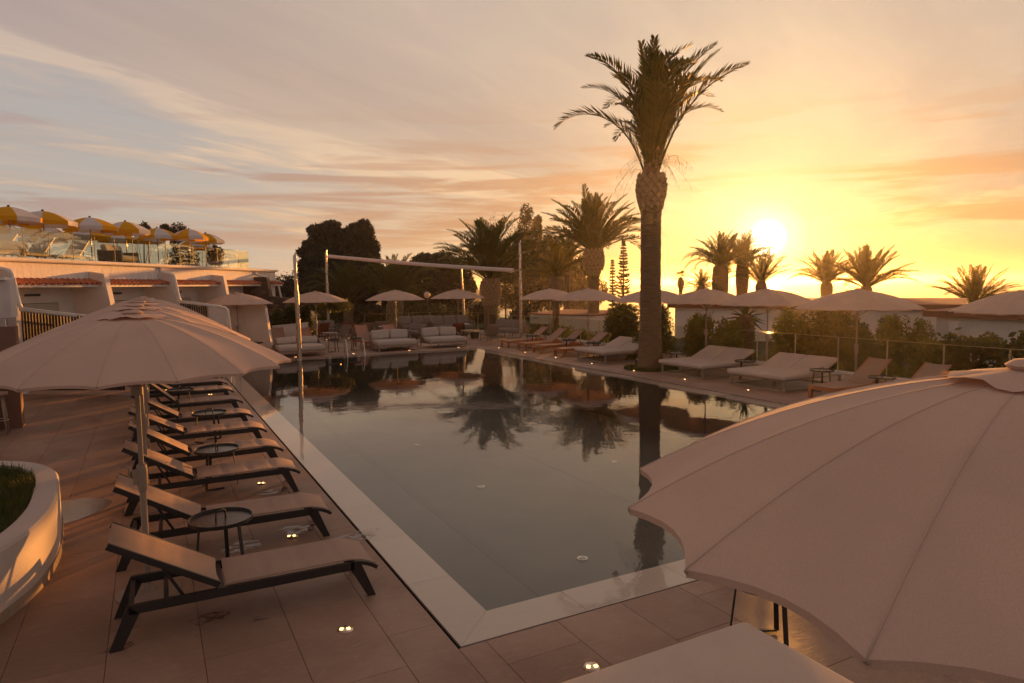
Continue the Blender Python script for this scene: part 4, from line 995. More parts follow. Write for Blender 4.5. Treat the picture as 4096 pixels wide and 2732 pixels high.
# skirting tiles round the foot
acc = 0; j0_ = 0
for j in range(1, n+1):
    acc += math.dist(ob[j-1], ob[j % n])
    if acc > .20 or j == n:
        A = [ob[q % n] for q in range(j0_, j+1)]; B = [loc(off(OUT, -sgn*.006))[q % n] for q in range(j0_, j+1)]
        if all(-3.6 < p[0]+cx for p in A):
            e0 = .004/max(.02, math.dist(A[0], A[1])); A[0] = tuple(np.array(A[0])*(1-e0)+np.array(A[1])*e0)
            m_ = MB(); m_.prism(A+B[::-1], 0, .088) if sgn > 0 else m_.prism((A+B[::-1])[::-1], 0, .088); m_.build('skirting_tile', M['skirt'], pl)
        acc = 0; j0_ = j
MB().add([(*p, .555) for p in i_], [tuple(range(n))]).build('soil', M['soil'], pl)
poly = np.array(i_); rs = np.random.RandomState(5)
def inside(P, poly):
    x, y = P[:, 0], P[:, 1]; r = np.zeros(len(P), bool); k = len(poly)
    for i in range(k):
        x1, y1 = poly[i]; x2, y2 = poly[(i+1) % k]
        c = ((y1 > y) != (y2 > y)) & (x < (x2-x1)*(y-y1)/(y2-y1+1e-12)+x1); r ^= c
    return r
def blades(P, z, h0, h1, w, seed):
    rs = np.random.RandomState(seed); n = len(P); a = rs.uniform(0, 2*np.pi, n); h = rs.uniform(h0, h1, n); ln = rs.uniform(.1, .75, n)*h
    b = rs.uniform(0, 2*np.pi, n); base = np.c_[P, np.full(n, z) if np.isscalar(z) else z]
    sd = np.c_[np.cos(a), np.sin(a), np.zeros(n)]*w; tip = base+np.c_[np.cos(b)*ln, np.sin(b)*ln, h]; mid = base+np.c_[np.cos(b)*ln*.3, np.sin(b)*ln*.3, h*.6]
    V = np.stack([base-sd, base+sd, mid+sd*.7, mid-sd*.7, tip], 1).reshape(-1, 3)
    k = np.arange(n)[:, None]*5; F = np.concatenate([k+np.array([[0, 1, 2]]), k+np.array([[0, 2, 3]]), k+np.array([[3, 2, 4]])])
    return V, F
Pg = rs.uniform((1.0-2.2-.4, -2.6), (1.9, 2.4), (26000, 2)); Pg = Pg[inside(Pg, poly) & (Pg[:, 0] > -.6)]
V, F = blades(Pg, .55, .05, .15, .0035, 4)
o = tag(link('planter_grass', npmesh('planter_grass', V, F, M['grass'])), 'tufty green grass filling the white planter', 'grass', kind='stuff'); o.location = (cx, cy, 0)
# bar hut
br = thing('bar_hut', (-4.35, 11.9, 0), 0, 'bar with brown pillar and a hanging canvas valance at the left edge', 'bar')
brown = pbr('brown_render', (.20, .10, .065), .7, var=.1)
MB().box((-.08, 0, 1.0), (.36, .30, 2.0)).build('pillar', brown, br)
MB().box((-.30, 1.2, 1.05), (.10, .12, 2.1)).build('post', M['white'], br)
MB().box((-.9, 2.0, 1.45), (1.1, .08, 1.25)).build('panel', M['frame'], br)
MB().box((-1.2, -.2, .55), (1.9, .5, 1.1)).build('counter', brown, br)
MB().box((-1.2, -.2, 1.12), (2.1, .62, .05)).build('counter_top', M['frame'], br)
# canvas valance, gathered in soft folds
def vfn(u, v):
    s = u*4.2; x = .05-min(s, .35)*.15-max(0, s-.35)*.98; y = .55-min(s, .35)*.9-max(0, s-.35)*.28
    f = .035*math.sin(s*7+.6)+.02*math.sin(s*17)
    return Vector((x+f*.3, y+f, 2.95-.06*min(1, s*2)-.74*v-.10*max(0, .4-s)*(v > .5)))
mb = MB(); NU, NV = 70, 6; top = [vfn(i/NU, j/NV) for i in range(NU+1) for j in range(NV+1)]; n = NV+1
bk = [p+Vector((-.01, .02, 0)) for p in top]; K = len(top)
fs = [(i*n+j, i*n+j+1, (i+1)*n+j+1, (i+1)*n+j) for i in range(NU) for j in range(NV)]
mb.add(top+bk, fs+[tuple(K+q for q in f[::-1]) for f in fs]+[(i*n+NV, K+i*n+NV, K+(i+1)*n+NV, (i+1)*n+NV) for i in range(NU)]+[(i*n, (i+1)*n, K+(i+1)*n, K+i*n) for i in range(NU)]+[(j, K+j, K+j+1, j+1) for j in range(NV)])
mb.build('valance', M['whitecan'], br, True, 60)
MB().box((-2.0, .5, 2.93), (3.9, .9, .05)).build('canopy_frame', M['white'], br)
p = at(75, 1300, 19.5); o = thing('dark_post', (p.x, p.y, 0), R(20), 'tall dark square post in front of the slat screen', 'post'); MB().box((0, 0, 1.03), (.20, .20, 2.06)).build('shaft', M['frame'], o); MB().box((0, 0, 2.07), (.23, .23, .03)).build('cap', M['frame'], o)
st = thing('bar_stool', (-4.52, 11.15, 0), 0, 'wooden bar stool in front of the bar pillar', 'stool')
MB().lathe([(0, .74), (.15, .74), (.175, .76), (.17, .80), (.0, .815)], 20, cap=False).build('seat', M['palewood'], st, True, 40)
for k in range(4): a = R(45+90*k); MB().tube([(.11*math.cos(a), .11*math.sin(a), .74), (.19*math.cos(a), .19*math.sin(a), 0)], .016, 8).build('leg', M['palewood'], st, True)
MB().tube([(.165*math.cos(q), .165*math.sin(q), .28) for q in np.linspace(0, 2*math.pi, 21)], .008, 6).build('footrest', M['steel'], st, True)
o = thing('canopy_pole', (-4.24, 9.05, 0), 0, 'pale round pole rising behind the planter at the left edge', 'post'); MB().tube([(0, 0, 0), (0, 0, 2.9)], .06, 14).build('shaft', M['umbpole'], o, True, 40); MB().lathe([(.11, 0), (.11, .015)], 16).build('foot', M['umbpole'], o, True, 40)
# white planter box with railing below the bungalow
p = at(1018, 1340, 29.5); wb_ = thing('white_box_planter', (p.x, p.y, 0), R(8), 'low white box planter with a black railing behind the umbrella rim', 'planter')
MB().box((-.3, .4, .42), (1.5, .8, .84)).build('box', M['white'], wb_)
rl2 = MB().bar((-1.2, .75, 1.24), (.35, .75, 1.24), .03, .03).build('railing', M['frame'], wb_)
for k in range(14): MB().box((-1.1+k*.11, .75, 1.03), (.018, .018, .40)).build('baluster', M['frame'], rl2)
p1, p2 = at(1090, 1330, 30.3), at(1178, 1330, 30.6); p1.z = p2.z = 0
lw = thing('low_wall', (p1.x, p1.y, 0), math.atan2(p2.y-p1.y, p2.x-p1.x), 'low white wall in front of the bushes by the stone pier', 'wall'); L = (p2-p1).length
MB().slab([(0, 0, 0), (L+.6, 0, 0), (L+.6, 0, 1.06), (0, 0, .94)], (0, .22, 0)).build('wall', M['white'], lw)
MB().slab([(-.02, -.03, .943), (L+.62, -.03, 1.063), (L+.62, -.03, 1.10), (-.02, -.03, .98)], (0, .28, 0)).build('coping', M['white'], lw)
# wet film on the stone
def puddle(c, pts, label):
    P = spline(pts, 6); rp = random.Random(len(label)); P = [(x+rp.uniform(-.006, .006), y+rp.uniform(-.006, .006)) for x, y in P]
    m_ = MB(); m_.prism(P, .0018, .0034); o = m_.build('puddle', M['wet'] if 'wide' in label else M['puddle']); o.location = (c[0], c[1], 0); tag(o, label, 'puddle')
q = gnd(330, 2040); puddle(q, [(-.42, -.55), (-.05, -.42), (.22, -.1), (.30, .25), (.1, .48), (-.15, .55), (-.55, .42), (-.62, -.2)], 'wide wet patch on the paving beside the white planter')
for (px, py, s, l) in ((835, 2470, .16, 'small wet splash in front of the first lounger'), (1030, 2480, .07, 'tiny wet splash on the tile ahead of the first lounger'), (975, 2185, .20, 'wet splash under the near tray table'), (1190, 2120, .22, 'wet splash under the second lounger'), (1090, 1965, .22, 'wet streak under the third lounger'), (1440, 2135, .26, 'wet stone strip at the pool edge beside the second lounger foot'), (480, 2590, .12, 'wet spot beside the head leg of the first lounger')):
    q = gnd(px, py); rp = random.Random(px); puddle(q, [(s*math.cos(a)*rp.uniform(.5, 1.3), s*.8*math.sin(a)*rp.uniform(.4, 1.2)) for a in np.linspace(0, 2*math.pi, 10)[:-1]], l)
# ring of grass at the foot of the big palm
isl = MB().lathe([(.86, 0), (.86, .006), (0, .03)], 32, cap=False).build('palm_bed', M['soil']); isl.location = (11.95, 12.25, .004); tag(isl, kind='structure')
rs = np.random.RandomState(8); a = rs.uniform(0, 2*np.pi, 5200); r_ = .85*np.sqrt(rs.uniform(.06, 1, 5200)); V, F = blades(np.c_[r_*np.cos(a), r_*np.sin(a)], .012, .03, .11, .004, 6)
o = tag(link('palm_grass', npmesh('palm_grass', V, F, M['grass'])), 'ring of short grass round the foot of the big palm', 'grass', kind='stuff'); o.location = (11.95, 12.25, 0)
p = gnd(2552, 1460); o = thing('bollard_light', (p.x, p.y, 0), 0, 'stubby dark bollard at the foot of the big palm', 'light'); MB().lathe([(.09, 0), (.09, .17), (.08, .19)], 16).build('body', M['frame'], o, True, 40); MB().lathe([(.07, .19), (.07, .20), (0, .20)], 16).build('lens', M['lamp'], o, True, 40)
# ================================================================== vegetation
def frond_mesh(name, droop, seed, nl=62, mt=None):
    rs = np.random.RandomState(seed); N = 40
    t_ = np.linspace(0, 1, N+1); an = -droop*t_**1.7; st = np.c_[np.cos(an), np.zeros(N+1), np.sin(an)]/N
    C = np.vstack([[0, 0, 0], np.cumsum((st[1:]+st[:-1])/2, 0)])
    V = []; F = []
    for i in range(0, N+1, 4):                    # rachis, three sided
        w = .011*(1-.85*t_[i])+.001; b = len(V); V += [C[i]+(0, w, 0), C[i]+(0, -w, 0), C[i]+(0, 0, -w*1.3)]
        if i: F += [(b-3+k, b-3+(k+1) % 3, b+(k+1) % 3) for k in range(3)]+[(b-3+k, b+(k+1) % 3, b+k) for k in range(3)]
    for s in (-1, 1):
        for q in np.linspace(.10, .995, nl):
            q = min(.995, q+rs.uniform(-.006, .006)); p = np.array([np.interp(q, t_, C[:, k]) for k in range(3)]); a = np.interp(q, t_, an)
            T = np.array([math.cos(a), 0, math.sin(a)]); U = np.array([-math.sin(a), 0, math.cos(a)]); S = np.array([0, s, 0])
            ln = .150*min(1, .25+(q-.08)*4.2)*(1-.72*max(0, (q-.62)/.38)**1.5)*rs.uniform(.85, 1.1)
            f = R(rs.uniform(38, 56)-18*max(0, q-.5)*2*.5); v = R(rs.uniform(8, 34))
            d = T*math.cos(f)+(S*math.cos(v)+U*math.sin(v))*math.sin(f); d /= np.linalg.norm(d); w = np.cross(d, U); w = w/np.linalg.norm(w)*.0075
            m_ = p+d*ln*.45; e = p+d*ln-np.array([0, 0, 1])*ln*rs.uniform(.02, .16); b = len(V)
            V += [p, m_+w, e, m_-w]; F += [(b, b+1, b+2), (b, b+2, b+3)]
    return npmesh(name, V, F, mt or M['frond'])
DR = [.12, .35, .7, 1.1, 1.6, 2.1]
FM = [[frond_mesh('frond', d, 11*i+k) for k in range(2)] for i, d in enumerate(DR)]
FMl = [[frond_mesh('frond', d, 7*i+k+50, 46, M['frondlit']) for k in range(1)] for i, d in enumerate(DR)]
def tipgeo(d):
    t_ = np.linspace(0, 1, 41); an = -d*t_**1.7; x = np.mean(np.cos(an)); z = np.mean(np.sin(an)); return math.atan2(z, x), math.hypot(x, z)
TG = [tipgeo(d) for d in DR]
def add_frond(root, base, tip, k, roll=0.0, fm=None):       # base and tip in the root's frame
    d = Vector(tip)-Vector(base); h = math.hypot(d.x, d.y); ph, ro = TG[k]
    o = link('frond', (fm or FM)[k][rnd.randrange(len((fm or FM)[k]))], root); L = d.length/ro
    e0 = math.atan2(d.z, h)-ph
    o.matrix_local = Matrix.Translation(base) @ Matrix.Rotation(math.atan2(d.y, d.x), 4, 'Z') @ Matrix.Rotation(-e0, 4, 'Y') @ Matrix.Rotation(roll, 4, 'X') @ Matrix.Diagonal((L, L, L, 1))
    return o
def rough_trunk(prof, n=30, amp=.015, ring=.085, seed=1):
    """stacked leaf scars: a lathe whose radius saws up and down"""
    rs = np.random.RandomState(seed); z0, z1 = prof[0][1], prof[-1][1]; zs = []
    z = z0
    while z < z1: zs += [z, z+ring*.8]; z += ring
    zs.append(z1); V = []
    for i, z in enumerate(zs):
        r = np.interp(z, [p[1] for p in prof], [p[0] for p in prof]); r += amp*(1 if i % 2 else -.2)
        a = np.linspace(0, 2*np.pi, n, endpoint=False); rr = r+rs.normal(0, amp*.55, n)
        V.append(np.c_[rr*np.cos(a), rr*np.sin(a), z+rs.normal(0, ring*.16, n)])
    V = np.vstack(V); m_ = len(zs)
    F = [(i*n+k, i*n+(k+1) % n, (i+1)*n+(k+1) % n, (i+1)*n+k) for i in range(m_-1) for k in range(n)]
    return V, np.array(F)
def palm(loc, zc, prof, label, group=None, n=34, Rc=3.0, e=(82, 10), boss=None, seed=1, fm=None, dr=(1, 4), name='palm_tree'):
    o = thing(name, loc, rnd.uniform(0, 6), label, 'palm tree', group); rp = random.Random(seed)
    V, F = rough_trunk(prof, seed=seed); link('trunk', npmesh('trunk', V, F, M['bark'], False), o)
    if boss:                                        # cut leaf bases in diamond rows
        z0, z1, nrow, ncol = boss; mb = MB()
        for i in range(nrow):
            z = z0+(z1-z0)*(i+.5)/nrow; r = np.interp(z, [p[1] for p in prof], [p[0] for p in prof])
            hh = (z1-z0)/nrow*1.02; ww = math.pi*r/ncol*1.05
            for k in range(ncol):
                a = 2*math.pi*(k+.5*(i % 2))/ncol; c, s = math.cos(a), math.sin(a); t1 = (-s, c)
                f = lambda dr_, dt, dz: ((r+dr_)*c+t1[0]*dt, (r+dr_)*s+t1[1]*dt, z+dz)
                q = rp.uniform(.8, 1.15)
                mb.add([f(-.03, -ww, 0), f(-.03, 0, -hh), f(-.03, ww, 0), f(-.03, 0, hh), f(.065*q, -ww*.72, .12*hh), f(.05*q, 0, -hh*.62), f(.065*q, ww*.72, .12*hh), f(.085*q, 0, hh*.62)],
                       [(0, 1, 5, 4), (1, 2, 6, 5), (2, 3, 7, 6), (3, 0, 4, 7), (4, 5, 6, 7)])
        mb.build('leaf_base', M['barkb'], o)
    rt = prof[-1][0]
    for i in range(n):
        u = (i+.5)/n; az = i*2.39996+rp.uniform(-.2, .2); el_ = R(e[0]+(e[1]-e[0])*u**.85+rp.uniform(-7, 7)); L = Rc*rp.uniform(.88, 1.08)*(1-.12*(u < .15))
        b = Vector((rt*.55*math.cos(az)*min(1, u+.2), rt*.55*math.sin(az)*min(1, u+.2), zc-.1*u)); k = min(5, max(0, int(round(dr[0]+(dr[1]-dr[0])*u+rp.uniform(-.6, .6)))))
        add_frond(o, b, b+Vector((L*math.cos(el_)*math.cos(az), L*math.cos(el_)*math.sin(az), L*math.sin(el_))), k, rp.uniform(-.5, .5), fm)
    return o
# ---- the big palm by the pool
PB = Vector((11.95, 12.3, 0)); zc = 6.02
prof = [(.43, 0), (.40, .15), (.36, .5), (.335, 1.2), (.31, 2.5), (.305, 3.6), (.30, 4.6), (.315, 4.95), (.36, 5.2), (.42, 5.45), (.43, 5.7), (.37, 5.95), (.26, 6.1), (.20, 6.35)]
big = thing('palm_tree', PB, 0, 'tall palm on the pool deck whose crown stands high against the sky', 'palm tree')
V, F = rough_trunk([p for p in prof], 40, .014, .058, 3); link('trunk', npmesh('trunk', V, F, M['bark']), big)
mb = MB(); rp = random.Random(4)
for i in range(7):
    z = 5.08+i*.145; r = np.interp(z, [p[1] for p in prof], [p[0] for p in prof])
    for k in range(11):
        a = 2*math.pi*(k+.5*(i % 2))/11; c, s = math.cos(a), math.sin(a); ww, hh = math.pi*r/11*1.04, .15; q = rp.uniform(.8, 1.2)
        f = lambda dr_, dt, dz: ((r+dr_)*c-s*dt, (r+dr_)*s+c*dt, z+dz)
        mb.add([f(-.02, -ww, 0), f(-.02, 0, -hh), f(-.02, ww, 0), f(-.02, 0, hh), f(.05*q, -ww*.75, .1*hh), f(.03*q, 0, -hh*.7), f(.05*q, ww*.75, .1*hh), f(.075*q, 0, hh*.6)],
               [(0, 1, 5, 4), (1, 2, 6, 5), (2, 3, 7, 6), (3, 0, 4, 7), (4, 5, 6, 7)])
mb.build('leaf_base', M['barkb'], big)
RX = Vector((ch, -sh, 0)); RY = Vector((sh, ch, 0)); U_ = .01366
SPEC = [(-212, 112, .5, 4), (-165, 236, -.4, 3), (-92, 243, .3, 4), (-8, 290, .25, 1), (22, 275, -.9, 2), (52, 284, .6, 1), (80, 272, -.3, 3), (155, 276, .2, 1), (140, 250, 1.0, 2), (204, 220, -.2, 2),
        (-75, 130, -1.4, 5), (100, 190, 1.2, 3), (-60, 205, -1.1, 3), (35, 225, -1.7, 3), (-35, 215, -1.9, 4), (62, 200, -1.9, 4), (-118, 182, 1.5, 4), (20, 250, 1.4, 2), (88, 225, 1.9, 3), (-45, 240, 1.7, 3),
        (0, 180, -2.6, 4), (-28, 130, -2.7, 5), (48, 140, -2.7, 5), (-88, 85, -1.2, 5), (-20, 262, 0, 1), (30, 255, .3, 1), (5, 220, 2.5, 3), (-68, 105, 1.9, 5), (120, 150, 1.6, 4), (-140, 205, .9, 3),
        (175, 195, 1.0, 3), (112, 120, -1.4, 5), (70, 95, 2.0, 5), (-110, 120, .4, 5), (128, 262, -.7, 2), (-30, 275, -.6, 1), (150, 170, -.9, 4)]
for dx_, dz_, dep, k in SPEC:
    tip = RX*(dx_*U_)+RY*dep+Vector((0, 0, zc+dz_*U_)); hd = Vector((tip.x, tip.y, 0)); b = hd.normalized()*min(.17, hd.length*.1)+Vector((0, 0, zc+.05))
    add_frond(big, b, tip, min(5, k+1), rnd.uniform(-.45, .45))
mb = MB(); rp = random.Random(9)                    # dry fruit stalks below the crown
for k in range(46):
    a = rp.uniform(0, 6.28); L = rp.uniform(.5, 1.25); e_ = rp.uniform(.1, .9); d = Vector((math.cos(a)*math.cos(e_), math.sin(a)*math.cos(e_), math.sin(e_)))
    p0 = Vector((.16*math.cos(a), .16*math.sin(a), zc+rp.uniform(.1, .6)))
    pts = [p0+d*L*q+Vector((0, 0, -.95*L*q*q*(1.3-e_))) for q in (0, .3, .6, .85, 1)]
    mb.tube(pts, [.006, .005, .004, .003, .002], 3, cap=False)
    for j in range(5): w = Vector((rp.uniform(-.1, .1), rp.uniform(-.1, .1), rp.uniform(-.28, -.02))); mb.tube([pts[-1-j % 2], pts[-1-j % 2]+w], [.004, .0015], 3, cap=False)
mb.build('fruit_stalk', M['barkb'], big)
# ---- palms beyond the fences
def shaft(r, zt, rb, hb, foot=1.15): return [(r*foot, 0), (r*1.02, .5), (r, max(.6, zt-hb*1.3)), (r*1.03, zt-hb), (rb*.97, zt-hb*.72), (rb, zt-hb*.4), (rb*.86, zt-.12), (rb*.5, zt+.1)]
def stand(px, py, d):
    p = at(px, py, d); g = zf(p.x, p.y); return Vector((p.x, p.y, g)), p.z-g
l, z = stand(1962, 1117, 39); palm(l, z, [(.45, 0), (.41, .5), (.39, z-1.7), (.45, z-1.3), (.56, z-.9), (.58, z-.5), (.51, z-.2), (.30, z+.1)], 'palm with a fat pineapple patterned trunk left of the right awning post', None, 60, 3.75, (82, 6), (z-1.5, z, 9, 15), 5, None, (2, 4))
l, z = stand(2374, 998, 45); palm(l, z, shaft(.36, z, .69, 1.55, 1.1), 'full crowned palm with a swollen trunk top left of the tall palm', None, 58, 4.05, (86, -4), (z-1.75, z, 8, 14), 6, None, (1, 4))
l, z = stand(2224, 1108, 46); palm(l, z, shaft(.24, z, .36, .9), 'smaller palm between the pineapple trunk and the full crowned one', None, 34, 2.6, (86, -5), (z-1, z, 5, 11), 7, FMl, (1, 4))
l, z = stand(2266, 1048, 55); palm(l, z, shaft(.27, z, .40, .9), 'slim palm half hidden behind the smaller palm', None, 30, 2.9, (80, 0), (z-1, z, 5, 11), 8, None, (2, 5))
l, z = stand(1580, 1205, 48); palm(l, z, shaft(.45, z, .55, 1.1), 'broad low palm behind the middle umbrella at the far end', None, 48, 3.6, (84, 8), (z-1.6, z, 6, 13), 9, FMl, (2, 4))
l, z = stand(1392, 1215, 46); palm(l, z, shaft(.3, z, .38, .6), 'dark young palm in front of the cypress mass', None, 34, 3.3, (84, 12), None, 10, None, (2, 4))
FARP = 'palms beyond the houses towards the sea'
l, z = stand(2882, 1062, 50); palm(l, z, shaft(.48, z, .60, 2.4), 'left one of the palms just left of the sun, with the thick trunk', FARP, 45, 2.70, (85, -12), None, 11, None, (1, 4))
l, z = stand(2970, 1052, 52); palm(l, z, shaft(.40, z, .50, 2.2), 'palm standing right in front of the sun glow', FARP, 45, 2.49, (85, -8), None, 12, None, (1, 4))
l, z = stand(3046, 1128, 48); palm(l, z, shaft(.26, z, .42, .8), 'low palm directly below the setting sun', FARP, 27, 2.39, (82, 10), None, 13, None, (0, 3))
l, z = stand(3307, 1130, 52); palm(l, z, shaft(.40, z, .45, .9), 'left palm of the pair right of the sun', FARP, 43, 2.70, (85, -2), None, 14, None, (1, 4))
l, z = stand(3465, 1144, 50); palm(l, z, shaft(.30, z, .42, .8), 'right and larger palm of the pair right of the sun', FARP, 45, 3.29, (86, 2), None, 15, None, (0, 3))
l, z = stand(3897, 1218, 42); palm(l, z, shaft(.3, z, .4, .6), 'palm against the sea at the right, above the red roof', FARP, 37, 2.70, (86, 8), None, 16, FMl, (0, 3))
l, z = stand(2806, 1150, 48); palm(l, z, shaft(.3, z, .4, .6), 'small bushy palm left of the thick trunked palm', FARP, 35, 1.38, (84, -20), None, 17, None, (2, 5))
# fan palm
l, z = stand(2723, 1112, 56); fp = thing('fan_palm', l, 0, 'tiny fan palm right of the tall palm trunk, far off', 'palm tree')
V, F = rough_trunk([(.16, 0), (.15, z-.9), (.30, z-.55), (.28, z-.25), (.15, z)], 14); link('trunk', npmesh('trunk', V, F, M['bark']), fp)
for k in range(16):
    a = k*2.4; e_ = R(75-105*k/16); mb = MB(); d = Vector((math.cos(a)*math.cos(e_), math.sin(a)*math.cos(e_), math.sin(e_))); c = Vector((0, 0, z))+d*.38; s_ = d.cross(Vector((0, 0, 1))).normalized()
    mb.bar((0, 0, z), c, .012, .012)
    for j in range(11):
        q = R(-75+15*j); v = (d*math.cos(q)+s_*math.sin(q))*.42; mb.add([c, c+v*.6+s_*.03, c+v+Vector((0, 0, -.08)), c+v*.6-s_*.03], [(0, 1, 2, 3)])
    mb.build('fan_leaf', M['frond'], fp)
# ---- leaf clouds
def cloud(blobs, n, size, seed, asp=.55):
    rs = np.random.RandomState(seed); B = np.array(blobs, float); vol = B[:, 3]*B[:, 4]*B[:, 5]; w = vol**.75; k = rs.choice(len(B), n, p=w/w.sum())
    d = rs.normal(size=(n, 3)); d /= np.linalg.norm(d, axis=1)[:, None]; r = rs.uniform(.25, 1, n)**.42
    clump = rs.normal(size=(len(B), 14, 3)); clump /= np.linalg.norm(clump, axis=2)[:, :, None]
    near = np.max(np.einsum('ij,ikj->ik', d, clump[k]), 1); r *= .66+.48*np.clip((near-.55)/.42, 0, 1)
    P = B[k, :3]+d*r[:, None]*B[k, 3:]
    nn = rs.normal(size=(n, 3))+d*.7; nn /= np.linalg.norm(nn, axis=1)[:, None]; a = np.cross(nn, rs.normal(size=(n, 3))); a /= np.linalg.norm(a, axis=1)[:, None]; b = np.cross(nn, a)
    s = size*rs.uniform(.55, 1.25, n)[:, None]
    V = np.stack([P-a*s, P+b*s*asp*.6, P+a*s, P-b*s*asp*.6], 1).reshape(-1, 3); F = np.arange(n)[:, None]*4+np.array([[0, 1, 2, 3]])
    return V, F
def sticks(mb, base, top, n, r, seed, spread=1.0):
    rp = random.Random(seed)
    for k in range(n):
        a = rp.uniform(0, 6.28); q = Vector(top)+Vector((math.cos(a)*spread*rp.uniform(.3, 1), math.sin(a)*spread*rp.uniform(.3, 1), rp.uniform(-.3, .3)*spread)); b = Vector(base)
        mb.tube([b, b.lerp(q, .5)+Vector((rp.uniform(-.1, .1), rp.uniform(-.1, .1), .08))*spread, q], [r, r*.7, r*.3], 6)
def plant(name, l, blobs, n, size, m_, label, cat, group=None, seed=1, trunk=.05, stems=3):
    o = thing(name, l, 0, label, cat, group); V, F = cloud(blobs, n, size, seed); link('foliage', npmesh('foliage', V, F, m_), o)
    b0 = max(blobs, key=lambda b: b[2]); mb = MB(); sticks(mb, (0, 0, -.1), (b0[0], b0[1], b0[2]), stems, trunk, seed, min(b0[3], 1.2)); mb.build('stem' if trunk < .1 else 'trunk', M['trunk'], o); return o
def bush(px, top, d, wpx, label, m_=None, cat='bush', group=None, n=3000, size=.09, seed=1, dep=None, bottom=None):
    p = at(px, top, d); g = zf(p.x, p.y) if bottom is None else bottom; H = p.z-g; w = wpx*d/FPX/2; rp = random.Random(seed); dp = dep or w
    bl = []
    for k in range(7):
        a = rp.uniform(0, 6.28); q = rp.uniform(.1, .62); hz_ = rp.uniform(.25, .72); rr = rp.uniform(.36, .6)
        bl.append((q*w*math.cos(a), q*dp*math.sin(a), H*hz_, w*rr, dp*rr, min(H*(1-hz_), H*hz_+.1)*1.0))
    bl.append((0, 0, H*.5, w*.72, dp*.72, H*.5))
    return plant('bush', Vector((p.x, p.y, g)), bl, n, size, m_ or M['leaf'], label, cat, group, seed)
HB = 'bushes beyond the right glass fence'
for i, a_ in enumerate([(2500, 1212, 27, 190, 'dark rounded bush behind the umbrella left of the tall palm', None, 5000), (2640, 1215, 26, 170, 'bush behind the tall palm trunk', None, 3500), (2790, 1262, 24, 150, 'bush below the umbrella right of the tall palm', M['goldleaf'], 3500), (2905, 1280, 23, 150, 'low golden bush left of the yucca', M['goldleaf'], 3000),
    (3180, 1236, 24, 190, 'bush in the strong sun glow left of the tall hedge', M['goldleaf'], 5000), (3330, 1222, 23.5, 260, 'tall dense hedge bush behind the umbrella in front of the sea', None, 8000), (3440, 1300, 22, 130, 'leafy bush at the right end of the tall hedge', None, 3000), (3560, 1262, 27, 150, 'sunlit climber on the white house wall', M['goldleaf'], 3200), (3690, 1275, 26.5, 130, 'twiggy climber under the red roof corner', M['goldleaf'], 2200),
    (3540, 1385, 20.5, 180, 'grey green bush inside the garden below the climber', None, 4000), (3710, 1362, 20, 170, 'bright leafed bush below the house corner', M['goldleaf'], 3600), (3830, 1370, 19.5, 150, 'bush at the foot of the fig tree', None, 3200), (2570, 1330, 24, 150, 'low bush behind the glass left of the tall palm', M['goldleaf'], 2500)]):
    bush(a_[0], a_[1], a_[2], a_[3], a_[4], a_[5], 'bush', HB, int(a_[6]*1.25), .085, 20+i)
LS = 'low shrubs along the foot of the right glass fence'; words = ['first', 'second', 'third', 'fourth', 'fifth', 'sixth', 'seventh', 'eighth', 'ninth', 'tenth', 'eleventh', 'twelfth', 'thirteenth', 'fourteenth', 'fifteenth', 'sixteenth']
for i in range(16):
    y = 3.2+i*1.35; o = plant('low_shrub', Vector((16.45+.2*math.sin(i*2.3), y, -.5)), [(0, 0, .42, .62, .75, .42+.08*math.sin(i)), (.3, .3, .4, .4, .5, .4)], 1300, .055, M['leaf'] if i % 3 else M['goldleaf'], '%s low shrub from the camera along the foot of the glass fence' % words[i], 'shrub', LS, 60+i, .02)
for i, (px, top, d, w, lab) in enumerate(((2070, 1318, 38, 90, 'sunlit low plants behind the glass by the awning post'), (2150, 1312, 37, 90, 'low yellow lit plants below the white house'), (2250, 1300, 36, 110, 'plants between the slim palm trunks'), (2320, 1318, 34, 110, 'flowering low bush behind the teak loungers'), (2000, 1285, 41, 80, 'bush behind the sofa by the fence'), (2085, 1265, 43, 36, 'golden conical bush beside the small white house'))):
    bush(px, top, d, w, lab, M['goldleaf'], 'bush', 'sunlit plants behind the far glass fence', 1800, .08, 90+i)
# yucca with a skirt of dead leaves
l, z = stand(2982, 1262, 23.5); yu = thing('yucca', l, 0, 'yucca with a shaggy trunk in the sun glow', 'plant')
V, F = rough_trunk([(.20, 0), (.26, z*.5), (.30, z-.15), (.12, z)], 18, .05, .12); link('trunk', npmesh('trunk', V, F, M['bark']), yu)
for k in range(34):
    a = k*2.4; e_ = R(80-120*k/34); L = .75; d = Vector((math.cos(a)*math.cos(e_), math.sin(a)*math.cos(e_), math.sin(e_))); s_ = d.cross(Vector((0, 0, 1))).normalized()*.035; b = Vector((0, 0, z-.05)); t1 = b+d*L-Vector((0, 0, .12*(1-math.sin(e_))))
    MB().add([b-s_*.6, b+s_*.6, b+d*L*.5+s_, t1, b+d*L*.5-s_], [(0, 1, 2, 3, 4)]).build('leaf', M['frond'], yu)
